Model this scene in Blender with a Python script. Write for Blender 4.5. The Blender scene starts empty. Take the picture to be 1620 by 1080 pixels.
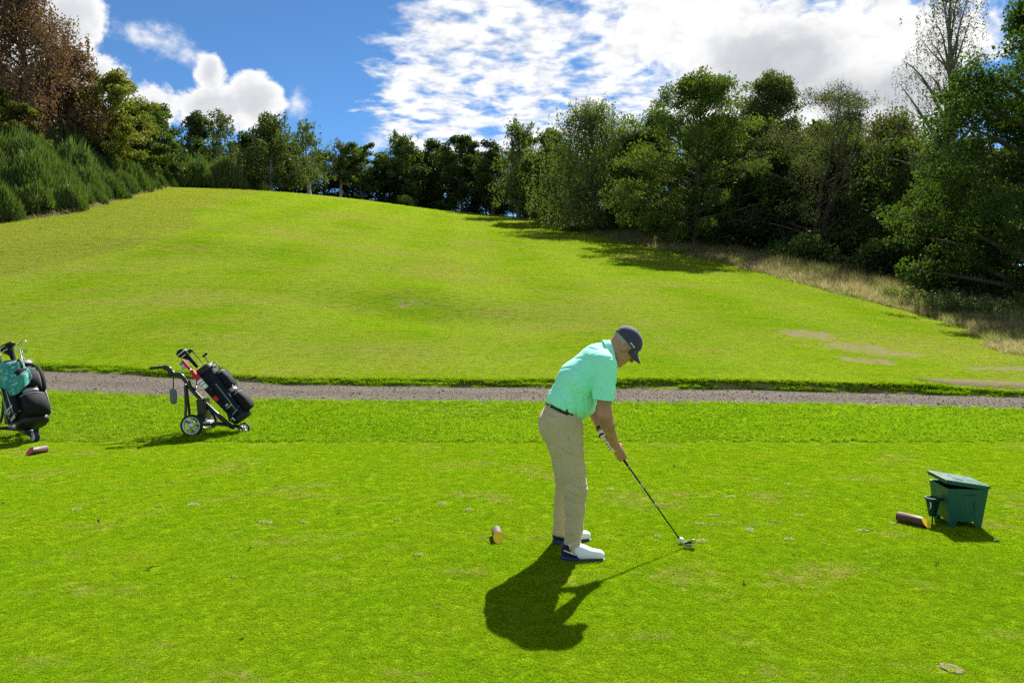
import bpy, bmesh, math, random
import numpy as np
from mathutils import Vector, Matrix, Euler
R = math.radians
scene = bpy.context.scene
COL = scene.collection
rng = np.random.default_rng(7)
random.seed(7)

# ---------------------------------------------------------------- camera
cam_d = bpy.data.cameras.new('camera'); cam = bpy.data.objects.new('camera', cam_d); COL.objects.link(cam)
cam.location = (0, 0, 1.65)
cam.rotation_euler = (math.pi / 2 - math.atan(50 / 1200), 0, 0)
cam_d.sensor_width = 36; cam_d.sensor_fit = 'HORIZONTAL'; cam_d.lens = 36 * 1200 / 1620
cam_d.clip_start = .05; cam_d.clip_end = 5000
scene.camera = cam

# ---------------------------------------------------------------- sun, sky, exposure
SUN_EL = R(43.6); SUN_AZ = R(20.8)          # azimuth measured from +y towards +x
sun_d = bpy.data.lights.new('sun', 'SUN'); sun = bpy.data.objects.new('sun', sun_d); COL.objects.link(sun)
sun_d.energy = 5.0; sun_d.angle = R(.53); sun_d.color = (1.0, .95, .86)
_sd = Vector((math.sin(SUN_AZ) * math.cos(SUN_EL), math.cos(SUN_AZ) * math.cos(SUN_EL), math.sin(SUN_EL)))
sun.rotation_euler = _sd.to_track_quat('Z', 'Y').to_euler()
sun.location = _sd * 300
scene.view_settings.view_transform = 'Standard'
scene.view_settings.look = 'None'
scene.view_settings.gamma = 1
scene.view_settings.use_curve_mapping = False
scene.view_settings.exposure = EXPOSURE = 1.3
scene.cycles.use_denoising = False
scene.cycles.max_bounces = 6
scene.cycles.diffuse_bounces = 3
scene.cycles.glossy_bounces = 2
scene.cycles.transmission_bounces = 4
scene.cycles.transparent_max_bounces = 4
scene.cycles.caustics_reflective = False
scene.cycles.caustics_refractive = False

class NT:                                    # short hand for building node trees
    def __init__(s, tree): s.t = tree; s.n = tree.nodes; s.l = tree.links
    def new(s, typ, **kw):
        n = s.n.new(typ)
        for k, v in kw.items():
            if k == 'inp':
                for i, val in v.items(): s.set(n.inputs[i], val)
            else: setattr(n, k, v)
        return n
    def set(s, sock, val):
        if isinstance(val, bpy.types.NodeSocket): s.l.new(val, sock)
        else: sock.default_value = val
    def m(s, op, a, b=None, c=None, clamp=False):
        n = s.n.new('ShaderNodeMath'); n.operation = op; n.use_clamp = clamp
        for i, v in enumerate((a, b, c)):
            if v is not None: s.set(n.inputs[i], v)
        return n.outputs[0]
    def mix(s, f, a, b, blend='MIX'):
        n = s.n.new('ShaderNodeMix'); n.data_type = 'RGBA'; n.blend_type = blend
        s.set(n.inputs[0], f); s.set(n.inputs[6], a); s.set(n.inputs[7], b)
        return n.outputs[2]
    def ramp(s, f, a, b, lo=0., hi=1.):
        n = s.n.new('ShaderNodeMapRange'); n.interpolation_type = 'SMOOTHSTEP'
        s.set(n.inputs[0], f); n.inputs[1].default_value = a; n.inputs[2].default_value = b
        n.inputs[3].default_value = lo; n.inputs[4].default_value = hi
        return n.outputs[0]
    def noise(s, vec, scale, detail=4, rough=.55, dist=0., lac=2.):
        n = s.n.new('ShaderNodeTexNoise'); s.set(n.inputs['Vector'], vec)
        n.inputs['Scale'].default_value = scale; n.inputs['Detail'].default_value = detail
        n.inputs['Roughness'].default_value = rough; n.inputs['Distortion'].default_value = dist
        n.inputs['Lacunarity'].default_value = lac
        return n.outputs['Fac']
    def vmul(s, vec, xyz, add=None):
        n = s.n.new('ShaderNodeVectorMath'); n.operation = 'MULTIPLY_ADD' if add else 'MULTIPLY'
        s.set(n.inputs[0], vec); n.inputs[1].default_value = xyz
        if add: n.inputs[2].default_value = add
        return n.outputs[0]

world = bpy.data.worlds.new('World'); scene.world = world; world.use_nodes = True
def build_world():
    w = NT(world.node_tree); w.n.clear()
    sky = w.new('ShaderNodeTexSky', sky_type='NISHITA', sun_disc=False)
    sky.sun_elevation = SUN_EL; sky.sun_rotation = SUN_AZ; sky.altitude = 4500
    sky.air_density = 1.0; sky.dust_density = .0; sky.ozone_density = 3.0
    d = w.new('ShaderNodeTexCoord').outputs['Generated']
    sx = w.new('ShaderNodeSeparateXYZ'); w.set(sx.inputs[0], d)
    x, y, z = sx.outputs
    az = w.m('ARCTAN2', x, y); el = w.m('ARCSINE', w.m('MINIMUM', w.m('MAXIMUM', z, -1.), 1.))
    # cloud layer coordinates: the flat layer seen in perspective
    zz = w.m('MAXIMUM', w.m('ADD', z, .05), .04)
    pl = w.new('ShaderNodeCombineXYZ'); w.set(pl.inputs[0], w.m('DIVIDE', x, zz)); w.set(pl.inputs[1], w.m('DIVIDE', y, zz))
    plv = pl.outputs[0]
    ang = w.new('ShaderNodeCombineXYZ'); w.set(ang.inputs[0], az); w.set(ang.inputs[1], el)
    angv = ang.outputs[0]
    def blobs(lst):
        f = None
        for (px, py, rx, ry) in lst:
            u = (px - 810) / 1200; v = (490 - py) / 1200
            a0 = math.atan(u); e0 = math.atan(v * math.cos(a0))
            p = w.m('MULTIPLY', w.m('SUBTRACT', az, a0), 1200 / rx); q = w.m('MULTIPLY', w.m('SUBTRACT', el, e0), 1200 / ry)
            b = w.m('SUBTRACT', 1., w.m('SQRT', w.m('ADD', w.m('MULTIPLY', p, p), w.m('MULTIPLY', q, q))))
            f = b if f is None else w.m('SMOOTH_MAX', f, b, .25)
        return f
    puff = w.m('SUBTRACT', w.noise(angv, 13, 10, .62, .15), .5)
    puff2 = w.m('SUBTRACT', w.noise(w.vmul(angv, (1, 1.25, 1), (3, 7, 1)), 26, 6, .6), .5)
    # heap clouds on the left
    cum = blobs([(338, 122, 24, 34), (410, 168, 47, 40), (335, 172, 80, 36), (245, 172, 66, 35), (165, 135, 50, 44), (112, 45, 50, 66), (40, 120, 90, 120), (1330, 190, 60, 40)])
    cum_d = w.m('ADD', cum, w.m('ADD', w.m('MULTIPLY', puff, 2.5), w.m('MULTIPLY', puff2, .5)))
    wisp = blobs([(245, 70, 75, 26), (285, 95, 50, 20), (475, 168, 26, 34), (598, 222, 30, 26), (690, 246, 70, 34), (755, 240, 68, 34)])
    wisp_d = w.m('ADD', w.m('MULTIPLY', wisp, .75), w.m('MULTIPLY', puff2, 1.9))
    # mackerel sheet right of the middle
    sheet = blobs([(700, 150, 105, 135), (860, 110, 190, 150), (1020, 90, 220, 150), (830, 10, 150, 120), (1150, 60, 200, 110)])
    cells = w.noise(w.vmul(plv, (1., .85, 1)), 6.5, 3, .5, .2); cells2 = w.noise(w.vmul(plv, (1., .9, 1), (3, 1, 0)), 15., 4, .55, .2)
    sheet_d = w.m('ADD', w.m('SUBTRACT', w.m('MINIMUM', w.m('MULTIPLY', sheet, 1.1), .34), .06),
                  w.m('ADD', w.m('ADD', w.m('MULTIPLY', w.m('SUBTRACT', cells, .5), 1.9), w.m('MULTIPLY', w.m('SUBTRACT', cells2, .5), 1.2)), w.m('MULTIPLY', puff, .5)))
    thick = blobs([(1235, 110, 250, 100), (1400, 105, 160, 92), (1090, 60, 150, 75), (1350, 190, 140, 70), (1150, 150, 150, 70)])
    core = blobs([(1225, 110, 150, 75), (1330, 150, 90, 50), (1420, 150, 80, 60)])
    thick_d = w.m('ADD', thick, w.m('MULTIPLY', puff, 2.2))
    # broken cloud over the rest of the sky, as in view
    gen = w.noise(w.vmul(plv, (.5, .6, 1), (5.3, 1.7, 0)), 1.5, 7, .55, .2)
    out = w.m('MAXIMUM', w.ramp(w.m('ABSOLUTE', az), .64, .85), w.ramp(el, .42, .60))
    gen_d = w.m('SUBTRACT', w.m('MULTIPLY', w.m('SUBTRACT', gen, .46), 4.), w.m('MULTIPLY', w.m('SUBTRACT', 1., out), 3.))
    a1 = w.ramp(cum_d, .0, .32); a2 = w.ramp(sheet_d, -.24, .50); a3 = w.ramp(thick_d, .0, .3); a4 = w.ramp(gen_d, .0, .5)
    a5 = w.ramp(wisp_d, .1, .9)
    alpha = w.m('MAXIMUM', w.m('MAXIMUM', a1, a2), w.m('MAXIMUM', a3, w.m('MAXIMUM', w.m('MULTIPLY', a4, .9), w.m('MULTIPLY', a5, .8))))
    alpha = w.m('MULTIPLY', alpha, w.ramp(z, -.01, .04))
    # thick parts of a cloud are grey underneath, thin edges are white
    g1 = w.m('MULTIPLY', w.ramp(w.m('ADD', cum_d, w.m('MULTIPLY', puff2, 1.1)), .12, .95), .62)
    g3 = w.m('MULTIPLY', w.ramp(w.m('ADD', core, w.m('ADD', w.m('MULTIPLY', puff, 1.6), w.m('MULTIPLY', puff2, .9))), .0, .75), .75)
    g = w.m('MAXIMUM', g1, g3)
    g = w.m('MAXIMUM', g, w.m('MULTIPLY', w.ramp(w.m('SUBTRACT', cells2, w.m('MULTIPLY', puff, .3)), .56, .40), .16))
    g = w.m('MAXIMUM', g, w.m('MULTIPLY', w.ramp(gen_d, .4, 1.6), .4))
    ccol = w.mix(g, (1.0, 1.0, 1.0, 1), (.44, .47, .52, 1))
    tone = w.m('ADD', .94, w.m('ADD', w.m('MULTIPLY', puff2, .45), w.m('MULTIPLY', puff, .35)))
    b_sky = w.new('ShaderNodeBackground', inp={0: w.mix(1., sky.outputs[0], (.66, .97, 1.10, 1), 'MULTIPLY'), 1: SKY_STRENGTH})
    b_cl = w.new('ShaderNodeBackground', inp={0: ccol, 1: w.m('MULTIPLY', tone, CLOUD_STRENGTH)})
    mx = w.new('ShaderNodeMixShader', inp={0: alpha, 1: b_sky.outputs[0], 2: b_cl.outputs[0]})
    o = w.new('ShaderNodeOutputWorld'); w.l.new(mx.outputs[0], o.inputs[0])
SKY_STRENGTH = .055
CLOUD_STRENGTH = .455
build_world()
world.cycles.sampling_method = 'MANUAL'; world.cycles.sample_map_resolution = 512
# ---------------------------------------------------------------- terrain (height in metres, x right, y up the hole)
def sp(t, w):
    t = np.asarray(t, float) / w
    return w * np.logaddexp(0.0, t)
def sstep(a, b, t):
    t = np.clip((np.asarray(t, float) - a) / (b - a), 0, 1)
    return t * t * (3 - 2 * t)
_su = np.linspace(-3, 3, 1201)
_ss = np.interp(_su, [-3, -1.2, -.675, -.458, -.25, -.05, .2, .41, .533, .66, 1.0, 3],
                [.16, .205, .222, .229, .203, .163, .150, .122, .098, .08, .05, .03])
_k = np.exp(-0.5 * (np.arange(-60, 61) * .005 / .07) ** 2); _k /= _k.sum()
_ss = np.convolve(np.pad(_ss, 60, mode='edge'), _k, mode='valid')
PX = [-40, -14, -9, -4.7, 0, 5, 8.5, 11, 16, 40]
PN = [20, 15.5, 14.6, 13.6, 13.3, 13.1, 12.45, 11.9, 10.8, 4]
PF = [23, 18.3, 17.2, 16.0, 15.7, 15.4, 14.75, 13.95, 12.6, 6]
def path_near(x): return np.interp(x, PX, PN)
def path_far(x): return np.interp(x, PX, PF)
def wob(x, y, s):            # cheap smooth undulation
    return (np.sin(x / s + 1.3 * np.sin(y / s / 1.7)) + np.sin(y / s * 1.31 + 1.1 * np.sin(x / s * .63 + 2.)) +
            np.sin((x * .7 + y * .8) / s * 1.73 + .7)) / 3
def path_mask(x, y):
    n = path_near(x) + .07 * wob(x, y, .35); f = path_far(x) + .10 * wob(x + 9, y, .42)
    return sstep(0, .16, y - n) * sstep(0, .16, f - y)
EDGE_LX = [-30, -34.4, -33.0, -32.0, -36.6, -41.5, -44]
EDGE_LY = [40, 50.2, 53.4, 56, 77, 95, 130]
def height(x, y, carve=True):
    x = np.asarray(x, float); y = np.asarray(y, float)
    u = np.clip(x / np.maximum(y, 8), -3, 3)
    S = np.interp(u, _su, _ss)
    yc = np.interp(u, [-1.2, -.7, -.458, -.2, -.05, .2, .6], [80, 84, 95, 112, 122, 128, 128])
    y0 = np.interp(x, [-14, -5, 2, 9, 14], [17.0, 17., 16.6, 16.2, 15.6])
    r = sp(y - y0, 1.5) - .93 * sp(y - yc, 6)
    z = S * r
    far = path_far(x)
    # raised turf lip behind the path
    lipw = np.interp(x, [-12, -5, 0, 3, 8.2, 9.5, 12], [.04, .05, .07, .12, .12, .04, .04])
    z = z + lipw * sstep(.0, .13, y - far - .06 * wob(x, y, .5) - .04 * wob(x, y, .17)) * np.exp(-np.maximum(y - far - .25, 0) / 6)
    # hollow and lip across the fairway
    win = np.exp(-((x + 3.2) / 3.6) ** 2)
    z = z - .26 * win * np.exp(-((y - 24.6 + .25 * x) / 2.0) ** 2) + .20 * win * np.exp(-((y - 28.6 + .25 * x) / 2.4) ** 2)
    win2 = np.exp(-((x + 17) / 8) ** 2)
    z = z + .16 * win2 * np.exp(-((y - 41) / 3.2) ** 2) - .12 * win2 * np.exp(-((y - 36) / 3.) ** 2)
    und = sstep(19, 30, y)
    z = z + und * (.11 * wob(x, y, 6.5) + .03 * wob(x + 31, y - 7, 2.6))
    near = 1 - sstep(8.6, 9.3, y)
    z = z + .012 * wob(x, y, 1.6) * sstep(9.2, 10.5, y) * (1 - und)
    # bank on the right beyond the path end
    z = z + .55 * np.exp(-((x - 14.5) / 2.6) ** 2) * np.exp(-((y - 17.5) / 2.2) ** 2)
    # gully cut by wheels on the right
    t = (y - 15.1) - (10.4 - x) * .55
    z = z - .20 * np.exp(-(t / .38) ** 2) * sstep(8.2, 9., x) * (1 - sstep(12.5, 14, x)) * sstep(-.1, .5, y - far)
    # bank on the left that carries the broom
    le = np.interp(y, EDGE_LY, EDGE_LX)
    z = z + np.interp(y, [20, 34, 44, 70, 88, 106], [0, .8, 3.4, 3.7, 2.8, .3]) * sstep(-.2, 7.5, le - x)
    # mound with the bunker on the crest
    z = z + .9 * np.exp(-((x + 29.6) / 4.5) ** 2) * np.exp(-((y - 120) / 3.5) ** 2)
    if carve:
        z = z - .07 * path_mask(x, y)
    return z
# ---------------------------------------------------------------- helpers
def mesh_from(verts, faces, mats=(), smooth=False, name='mesh'):
    me = bpy.data.meshes.new(name)
    if isinstance(verts, np.ndarray) and isinstance(faces, np.ndarray):
        nv, nf, k = len(verts), len(faces), faces.shape[1]
        me.vertices.add(nv); me.vertices.foreach_set('co', np.ascontiguousarray(verts, np.float32).ravel())
        me.loops.add(nf * k); me.loops.foreach_set('vertex_index', np.ascontiguousarray(faces, np.int32).ravel())
        me.polygons.add(nf); me.polygons.foreach_set('loop_start', np.arange(0, nf * k, k, dtype=np.int32))
        me.update(calc_edges=True)
    else:
        me.from_pydata([tuple(v) for v in verts], [], [tuple(f) for f in faces]); me.update()
    if smooth: me.polygons.foreach_set('use_smooth', np.ones(len(me.polygons), bool))
    for m in mats: me.materials.append(m)
    return me
def attr(me, name, vals, dom='POINT', typ='FLOAT'):
    a = me.attributes.new(name, typ, dom)
    a.data.foreach_set('vector' if typ == 'FLOAT_VECTOR' else 'value', np.ascontiguousarray(vals, np.float32).ravel())
def link(name, data, parent=None, loc=None, rot=None, scale=None):
    o = bpy.data.objects.new(name, data); COL.objects.link(o)
    if parent is not None: o.parent = parent
    if loc is not None: o.location = loc
    if rot is not None: o.rotation_euler = rot
    if scale is not None: o.scale = scale
    return o
def tag(o, label, cat, group=None):
    o['label'] = label; o['category'] = cat
    if group: o['group'] = group
    return o
def thing(name, label, cat, loc=(0, 0, 0), rot=(0, 0, 0), group=None):
    o = link(name, None, None, loc, rot); o.empty_display_size = .1
    return tag(o, label, cat, group)
def structure(o): o['kind'] = 'structure'; return o
def stuff(o, label=None, cat=None):
    o['kind'] = 'stuff'
    if label: tag(o, label, cat)
    return o
def copy_tree(o, parent=None):
    c = o.copy(); COL.objects.link(c); c.parent = parent
    for ch in list(o.children): copy_tree(ch, c)
    return c

class MB:                                    # collects shapes for ONE mesh
    def __init__(s): s.v = []; s.f = []; s.mi = []; s.sm = []
    def add(s, v, f, mi=0, smooth=False):
        b = len(s.v); s.v += [tuple(p) for p in v]; s.f += [tuple(b + i for i in q) for q in f]
        s.mi += [mi] * len(f); s.sm += [smooth] * len(f); return s
    def box(s, c, size, rot=None, mi=0, taper=(1, 1)):
        cx, cy, cz = c; a, b, h = size[0] / 2, size[1] / 2, size[2] / 2
        P = [Vector((sx * a * (taper[0] if sz > 0 else 1), sy * b * (taper[1] if sz > 0 else 1), sz * h)) for sz in (-1, 1) for sx, sy in ((-1, -1), (1, -1), (1, 1), (-1, 1))]
        if rot is not None:
            M = Euler(rot).to_matrix() if not isinstance(rot, Matrix) else rot
            P = [M @ p for p in P]
        P = [p + Vector(c) for p in P]
        return s.add(P, [(3, 2, 1, 0), (4, 5, 6, 7), (0, 1, 5, 4), (1, 2, 6, 5), (2, 3, 7, 6), (3, 0, 4, 7)], mi)
    def tube(s, pts, rad, n=10, mi=0, cap=True, smooth=True, flat=1.0, up=None):
        pts = [Vector(p) for p in pts]
        if not hasattr(rad, '__len__'): rad = [rad] * len(pts)
        rings = []; prev = None
        for i, p in enumerate(pts):
            t = (pts[min(i + 1, len(pts) - 1)] - pts[max(i - 1, 0)])
            t = t.normalized() if t.length > 1e-9 else Vector((0, 0, 1))
            if prev is None:
                a = Vector(up) if up else (Vector((0, 0, 1)) if abs(t.z) < .9 else Vector((1, 0, 0)))
            else: a = prev
            a = (a - t * a.dot(t)); a = a.normalized() if a.length > 1e-6 else t.orthogonal().normalized()
            prev = a; b = t.cross(a)
            r = rad[i]; ra, rb = (r if hasattr(r, '__len__') else (r, r * flat))
            rings.append([p + a * (math.cos(2 * math.pi * k / n) * ra) + b * (math.sin(2 * math.pi * k / n) * rb) for k in range(n)])
        v = [q for r in rings for q in r]
        f = [(i * n + k, i * n + (k + 1) % n, (i + 1) * n + (k + 1) % n, (i + 1) * n + k) for i in range(len(pts) - 1) for k in range(n)]
        s.add(v, f, mi, smooth)
        if cap:
            s.add(rings[0], [tuple(reversed(range(n)))], mi); s.add(rings[-1], [tuple(range(n))], mi)
        return s
    def lathe(s, prof, n=20, mi=0, M=None, smooth=True):
        M = M or Matrix()
        v = [M @ Vector((r * math.cos(2 * math.pi * k / n), r * math.sin(2 * math.pi * k / n), z)) for r, z in prof for k in range(n)]
        f = [(i * n + k, i * n + (k + 1) % n, (i + 1) * n + (k + 1) % n, (i + 1) * n + k) for i in range(len(prof) - 1) for k in range(n)]
        return s.add(v, f, mi, smooth)
    def prism(s, outline, th, M=None, mi=0):   # outline in local xz, thickness along y
        M = M or Matrix(); n = len(outline)
        v = [M @ Vector((x, -th / 2, z)) for x, z in outline] + [M @ Vector((x, th / 2, z)) for x, z in outline]
        f = [tuple(range(n)), tuple(reversed(range(n, 2 * n)))] + [(i, i + n, (i + 1) % n + n, (i + 1) % n) for i in range(n)]
        return s.add(v, f, mi)
    def blob(s, c, r, nu=14, nv=10, mi=0, M=None, fn=None):
        v = []; f = []
        M = M or Matrix()
        for j in range(nv + 1):
            th = math.pi * j / nv
            for i in range(nu):
                ph = 2 * math.pi * i / nu
                p = Vector((math.sin(th) * math.cos(ph), math.sin(th) * math.sin(ph), math.cos(th)))
                k = fn(p) if fn else 1
                v.append(M @ Vector((p.x * r[0] * k, p.y * r[1] * k, p.z * r[2] * k)) + Vector(c))
        for j in range(nv):
            for i in range(nu):
                f.append((j * nu + i, (j + 1) * nu + i, (j + 1) * nu + (i + 1) % nu, j * nu + (i + 1) % nu))
        return s.add(v, f, mi, True)
    def build(s, name, mats, parent=None, loc=None, rot=None, bevel=0, seg=2, weld=True):
        me = bpy.data.meshes.new(name); me.from_pydata(s.v, [], s.f); me.update()
        for m in (mats if isinstance(mats, (list, tuple)) else [mats]): me.materials.append(m)
        me.polygons.foreach_set('material_index', s.mi); me.polygons.foreach_set('use_smooth', s.sm)
        if weld or bevel:
            bm = bmesh.new(); bm.from_mesh(me)
            if weld: bmesh.ops.remove_doubles(bm, verts=bm.verts, dist=1e-6)
            if bevel:
                ed = [e for e in bm.edges if len(e.link_faces) == 2 and e.calc_face_angle(0) > .6]
                bmesh.ops.bevel(bm, geom=ed, offset=bevel, segments=seg, affect='EDGES', profile=.6, clamp_overlap=True)
            bmesh.ops.recalc_face_normals(bm, faces=bm.faces)
            bm.to_mesh(me); bm.free()
        return link(name, me, parent, loc, rot)

def material(name, fn):
    m = bpy.data.materials.new(name); m.use_nodes = True
    t = NT(m.node_tree); t.n.clear()
    out = t.new('ShaderNodeOutputMaterial')
    sh = fn(t)
    t.l.new(sh, out.inputs[0])
    return m
def principled(t, col, rough=.6, bump=None, bstr=.3, bdist=.01, **kw):
    p = t.new('ShaderNodeBsdfPrincipled')
    t.set(p.inputs['Base Color'], col); t.set(p.inputs['Roughness'], rough)
    for k, v in kw.items(): t.set(p.inputs[k.replace('_', ' ')], v)
    if bump is not None:
        b = t.new('ShaderNodeBump', inp={'Strength': bstr, 'Distance': bdist, 'Height': bump}); t.l.new(b.outputs[0], p.inputs['Normal'])
    return p.outputs[0]
def simple(name, col, rough=.6, spec=.4, metal=0., nscale=40, nvar=.15, bstr=.15, bdist=.002, sheen=0.):
    def fn(t):
        g = t.new('ShaderNodeTexCoord').outputs['Object']
        n = t.noise(g, nscale, 5, .6); n2 = t.noise(g, nscale * .17, 3)
        k = t.m('ADD', 1 - nvar, t.m('MULTIPLY', t.m('ADD', n, n2), nvar))
        c = t.mix(1., tuple(col) + (1,), k, 'MULTIPLY')
        return principled(t, c, t.ramp(n2, .3, .7, rough - .06, rough + .06), n, bstr, bdist, Specular_IOR_Level=spec, Metallic=metal, Sheen_Weight=sheen)
    return material(name, fn)
# ---------------------------------------------------------------- ground sheet
def zone_tee(x, y): return 1 - sstep(9.33, 9.42, y + .03 * wob(x, y, .4))
FAIR_L = ([-26, -20.6, -18.6, -19.5, -24.3, -28.3, -30], [26, 30.6, 40.8, 48, 57.4, 83.4, 100])   # first-cut line on the left
EDGE_RX = [12.3, 13.1, 16.3, 16.7, 15.2, 13.6, 9.9, 4.6, 1., -8]
EDGE_RY = [16.2, 19.6, 27.2, 31.4, 37.2, 48.1, 62.5, 92.4, 112, 140]
def right_edge(y): return np.interp(y, EDGE_RY, EDGE_RX)
def left_edge(y): return np.interp(y, EDGE_LY, EDGE_LX)
def cut_line(y): return np.interp(y, FAIR_L[1], FAIR_L[0])
def zones(x, y):
    tee = zone_tee(x, y)
    rough_r = sstep(-.3, .35, x - right_edge(y) + .35 * wob(x, y, .9)) * sstep(14.5, 16.5, y)
    rough_l = sstep(-.3, .3, left_edge(y) - x + .3 * wob(x, y, .9)) * sstep(20, 30, y)
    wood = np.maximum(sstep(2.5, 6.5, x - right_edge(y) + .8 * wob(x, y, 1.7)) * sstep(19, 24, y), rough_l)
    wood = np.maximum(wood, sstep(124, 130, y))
    cut = sstep(-.15, .15, cut_line(y) - x + .1 * wob(x, y, 1.)) * sstep(22, 28, y)
    far = path_far(x)
    track = np.exp(-(((y - 15.6) - (10.6 - x) * .5) / .42) ** 2) * sstep(8.6, 9.4, x) * (1 - sstep(15, 17, x)) * sstep(-.1, .3, y - far)
    track = np.maximum(track, .9 * np.exp(-(((y - 17.2) - (11.5 - x) * .62) / .34) ** 2) * sstep(10.3, 11., x) * (1 - sstep(16, 18, x)))
    verge = np.exp(-((y - path_near(x) + .05) / .18) ** 2) + np.exp(-((y - far - .02) / .13) ** 2)
    return tee, rough_r, wood, cut, track, np.clip(verge, 0, 1)
def axis(segs):
    out = []
    for a, b, s0, s1 in segs:
        p = a
        while p < b:
            out.append(p); t = (p - a) / (b - a); p += s0 + (s1 - s0) * t
    out.append(segs[-1][1]); return np.array(out)
_gx = axis([(0, 14, .13, .13), (14, 50, .15, 1.2), (50, 900, 1.5, 90)])
GX = np.concatenate([-_gx[:0:-1], _gx])
GY = axis([(-300, -6, 60, 2), (-6, 2, 1., .3), (2, 9, .22, .16), (9, 18, .09, .09), (18, 60, .16, .5), (60, 140, .5, 1.2), (140, 2500, 3, 300)])
_X, _Y = np.meshgrid(GX, GY)
_Z = height(_X, _Y)
# bunker bowl cut in the crest mound
_nx, _ny = len(GX), len(GY)
_v = np.stack([_X, _Y, _Z], -1).reshape(-1, 3)
_i = (np.arange(_ny - 1)[:, None] * _nx + np.arange(_nx - 1)[None]).ravel()
_f = np.stack([_i, _i + 1, _i + 1 + _nx, _i + _nx], 1)

TEE_COL = (.198, .325, .0075, 1)
def turf_colour(t, pos, tee, cut, rough):
    """shared by the sheet and the blades: yellower, drier and greener patches of turf"""
    big = t.noise(pos, .35, 4, .6, .4); mid = t.noise(pos, 1.7, 4, .6); fine = t.noise(pos, 9, 3, .6)
    a = t.mix(t.ramp(big, .34, .68), (.178, .290, .018, 1), (.235, .320, .036, 1))       # fairway green / yellow green
    sx = t.new('ShaderNodeSeparateXYZ'); t.set(sx.inputs[0], pos)
    band = t.m('SINE', t.m('ADD', t.m('MULTIPLY', t.m('ADD', sx.outputs[0], t.m('MULTIPLY', sx.outputs[1], .07)), 1.05), t.m('MULTIPLY', mid, 1.2)))
    a = t.mix(t.m('MULTIPLY', t.ramp(band, -.7, .7), .42), a, (.275, .345, .080, 1))
    streak = t.noise(t.vmul(pos, (.22, 1.2, 1)), 1.4, 5, .62, .3)
    a = t.mix(t.m('MULTIPLY', t.ramp(streak, .48, .70), .8), a, (.275, .275, .11, 1))
    a = t.mix(t.m('MULTIPLY', t.ramp(streak, .46, .28), .4), a, (.135, .225, .014, 1))
    dry = t.noise(t.vmul(pos, (.5, .8, 1), (9, 3, 0)), .22, 3, .5)
    a = t.mix(t.m('MULTIPLY', t.ramp(dry, .50, .66), .5), a, (.29, .285, .14, 1))
    a = t.mix(1., a, (.76, .80, .42, 1), 'MULTIPLY')
    b = t.mix(t.ramp(mid, .25, .8), TEE_COL, (.240, .340, .011, 1))
    b = t.mix(t.m('MULTIPLY', t.ramp(big, .45, .30), .5), b, (.160, .280, .006, 1))
    scr = t.m('MULTIPLY', t.ramp(t.noise(t.vmul(pos, (.75, 1.1, 1), (4, 2, 0)), 1.35, 5, .65), .53, .68), t.ramp(fine, .36, .60))
    b = t.mix(t.m('MULTIPLY', scr, .8), b, (.32, .30, .10, 1))
    c = t.mix(tee, a, b)
    c = t.mix(t.m('MULTIPLY', cut, .75), c, t.mix(fine, (.150, .190, .024, 1), (.205, .218, .055, 1)))
    c = t.mix(rough, c, t.mix(mid, (.13, .16, .025, 1), (.22, .21, .08, 1)))
    v = t.m('ADD', .80, t.m('MULTIPLY', fine, .40))
    return t.mix(1., c, v, 'MULTIPLY')
def _ground(t):
    pos = t.new('ShaderNodeNewGeometry').outputs['Position']
    A = lambda n: t.new('ShaderNodeAttribute', attribute_name=n).outputs['Fac']
    tee, rough, wood, cut, track, verge = (A(n) for n in ('tee', 'rough', 'wood', 'cut', 'track', 'verge'))
    c = turf_colour(t, pos, tee, cut, rough)
    fine = t.noise(pos, 38, 4, .7); mid = t.noise(pos, 4, 5, .65); gr = t.noise(pos, 150, 2, .6)
    c = t.mix(1., c, t.ramp(t.m('ADD', t.m('MULTIPLY', fine, .6), t.m('MULTIPLY', gr, .4)), .36, .64, .48, .95), 'MULTIPLY')
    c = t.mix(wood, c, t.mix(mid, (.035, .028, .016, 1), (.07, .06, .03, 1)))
    soil = t.mix(fine, (.12, .088, .056, 1), (.27, .21, .145, 1))
    # worn scrape at the right of the fairway foot
    sx = t.new('ShaderNodeSeparateXYZ'); t.set(sx.inputs[0], pos)
    def spot(x0, y0, rx, ry):
        p = t.m('DIVIDE', t.m('SUBTRACT', sx.outputs[0], x0), rx); q = t.m('DIVIDE', t.m('SUBTRACT', sx.outputs[1], y0), ry)
        return t.m('SUBTRACT', 1., t.m('ADD', t.m('MULTIPLY', p, p), t.m('MULTIPLY', q, q)))
    w = t.m('MAXIMUM', t.m('MAXIMUM', spot(9.1, 23.2, 1.0, 1.1), spot(9.6, 21.2, 1.1, 1.0)), t.m('MAXIMUM', spot(10.1, 20.4, .9, .8), spot(8.9, 19.0, .8, .7)))
    scr = t.m('MULTIPLY', t.ramp(w, .0, .5), t.ramp(t.noise(t.vmul(pos, (1, 1.6, 1)), 3.2, 5, .65), .42, .55))
    scr2 = t.m('MULTIPLY', t.ramp(spot(-3.6, 27.5, .9, .8), .0, .5), t.ramp(mid, .5, .6))
    dirt = t.m('MAXIMUM', t.m('MAXIMUM', scr, scr2), t.m('MULTIPLY', t.m('MAXIMUM', track, t.m('MULTIPLY', verge, .8)), t.ramp(mid, .34, .54)))
    c = t.mix(dirt, c, soil)
    h = t.m('ADD', t.m('MULTIPLY', fine, .6), t.m('MULTIPLY', t.noise(t.vmul(pos, (.5, 1, 1)), 7, 4, .65), 1.2))
    return principled(t, c, .95, h, .55, .05, Specular_IOR_Level=.0)
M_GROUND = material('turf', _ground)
_me = mesh_from(_v, _f, [M_GROUND], True, 'ground')
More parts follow.
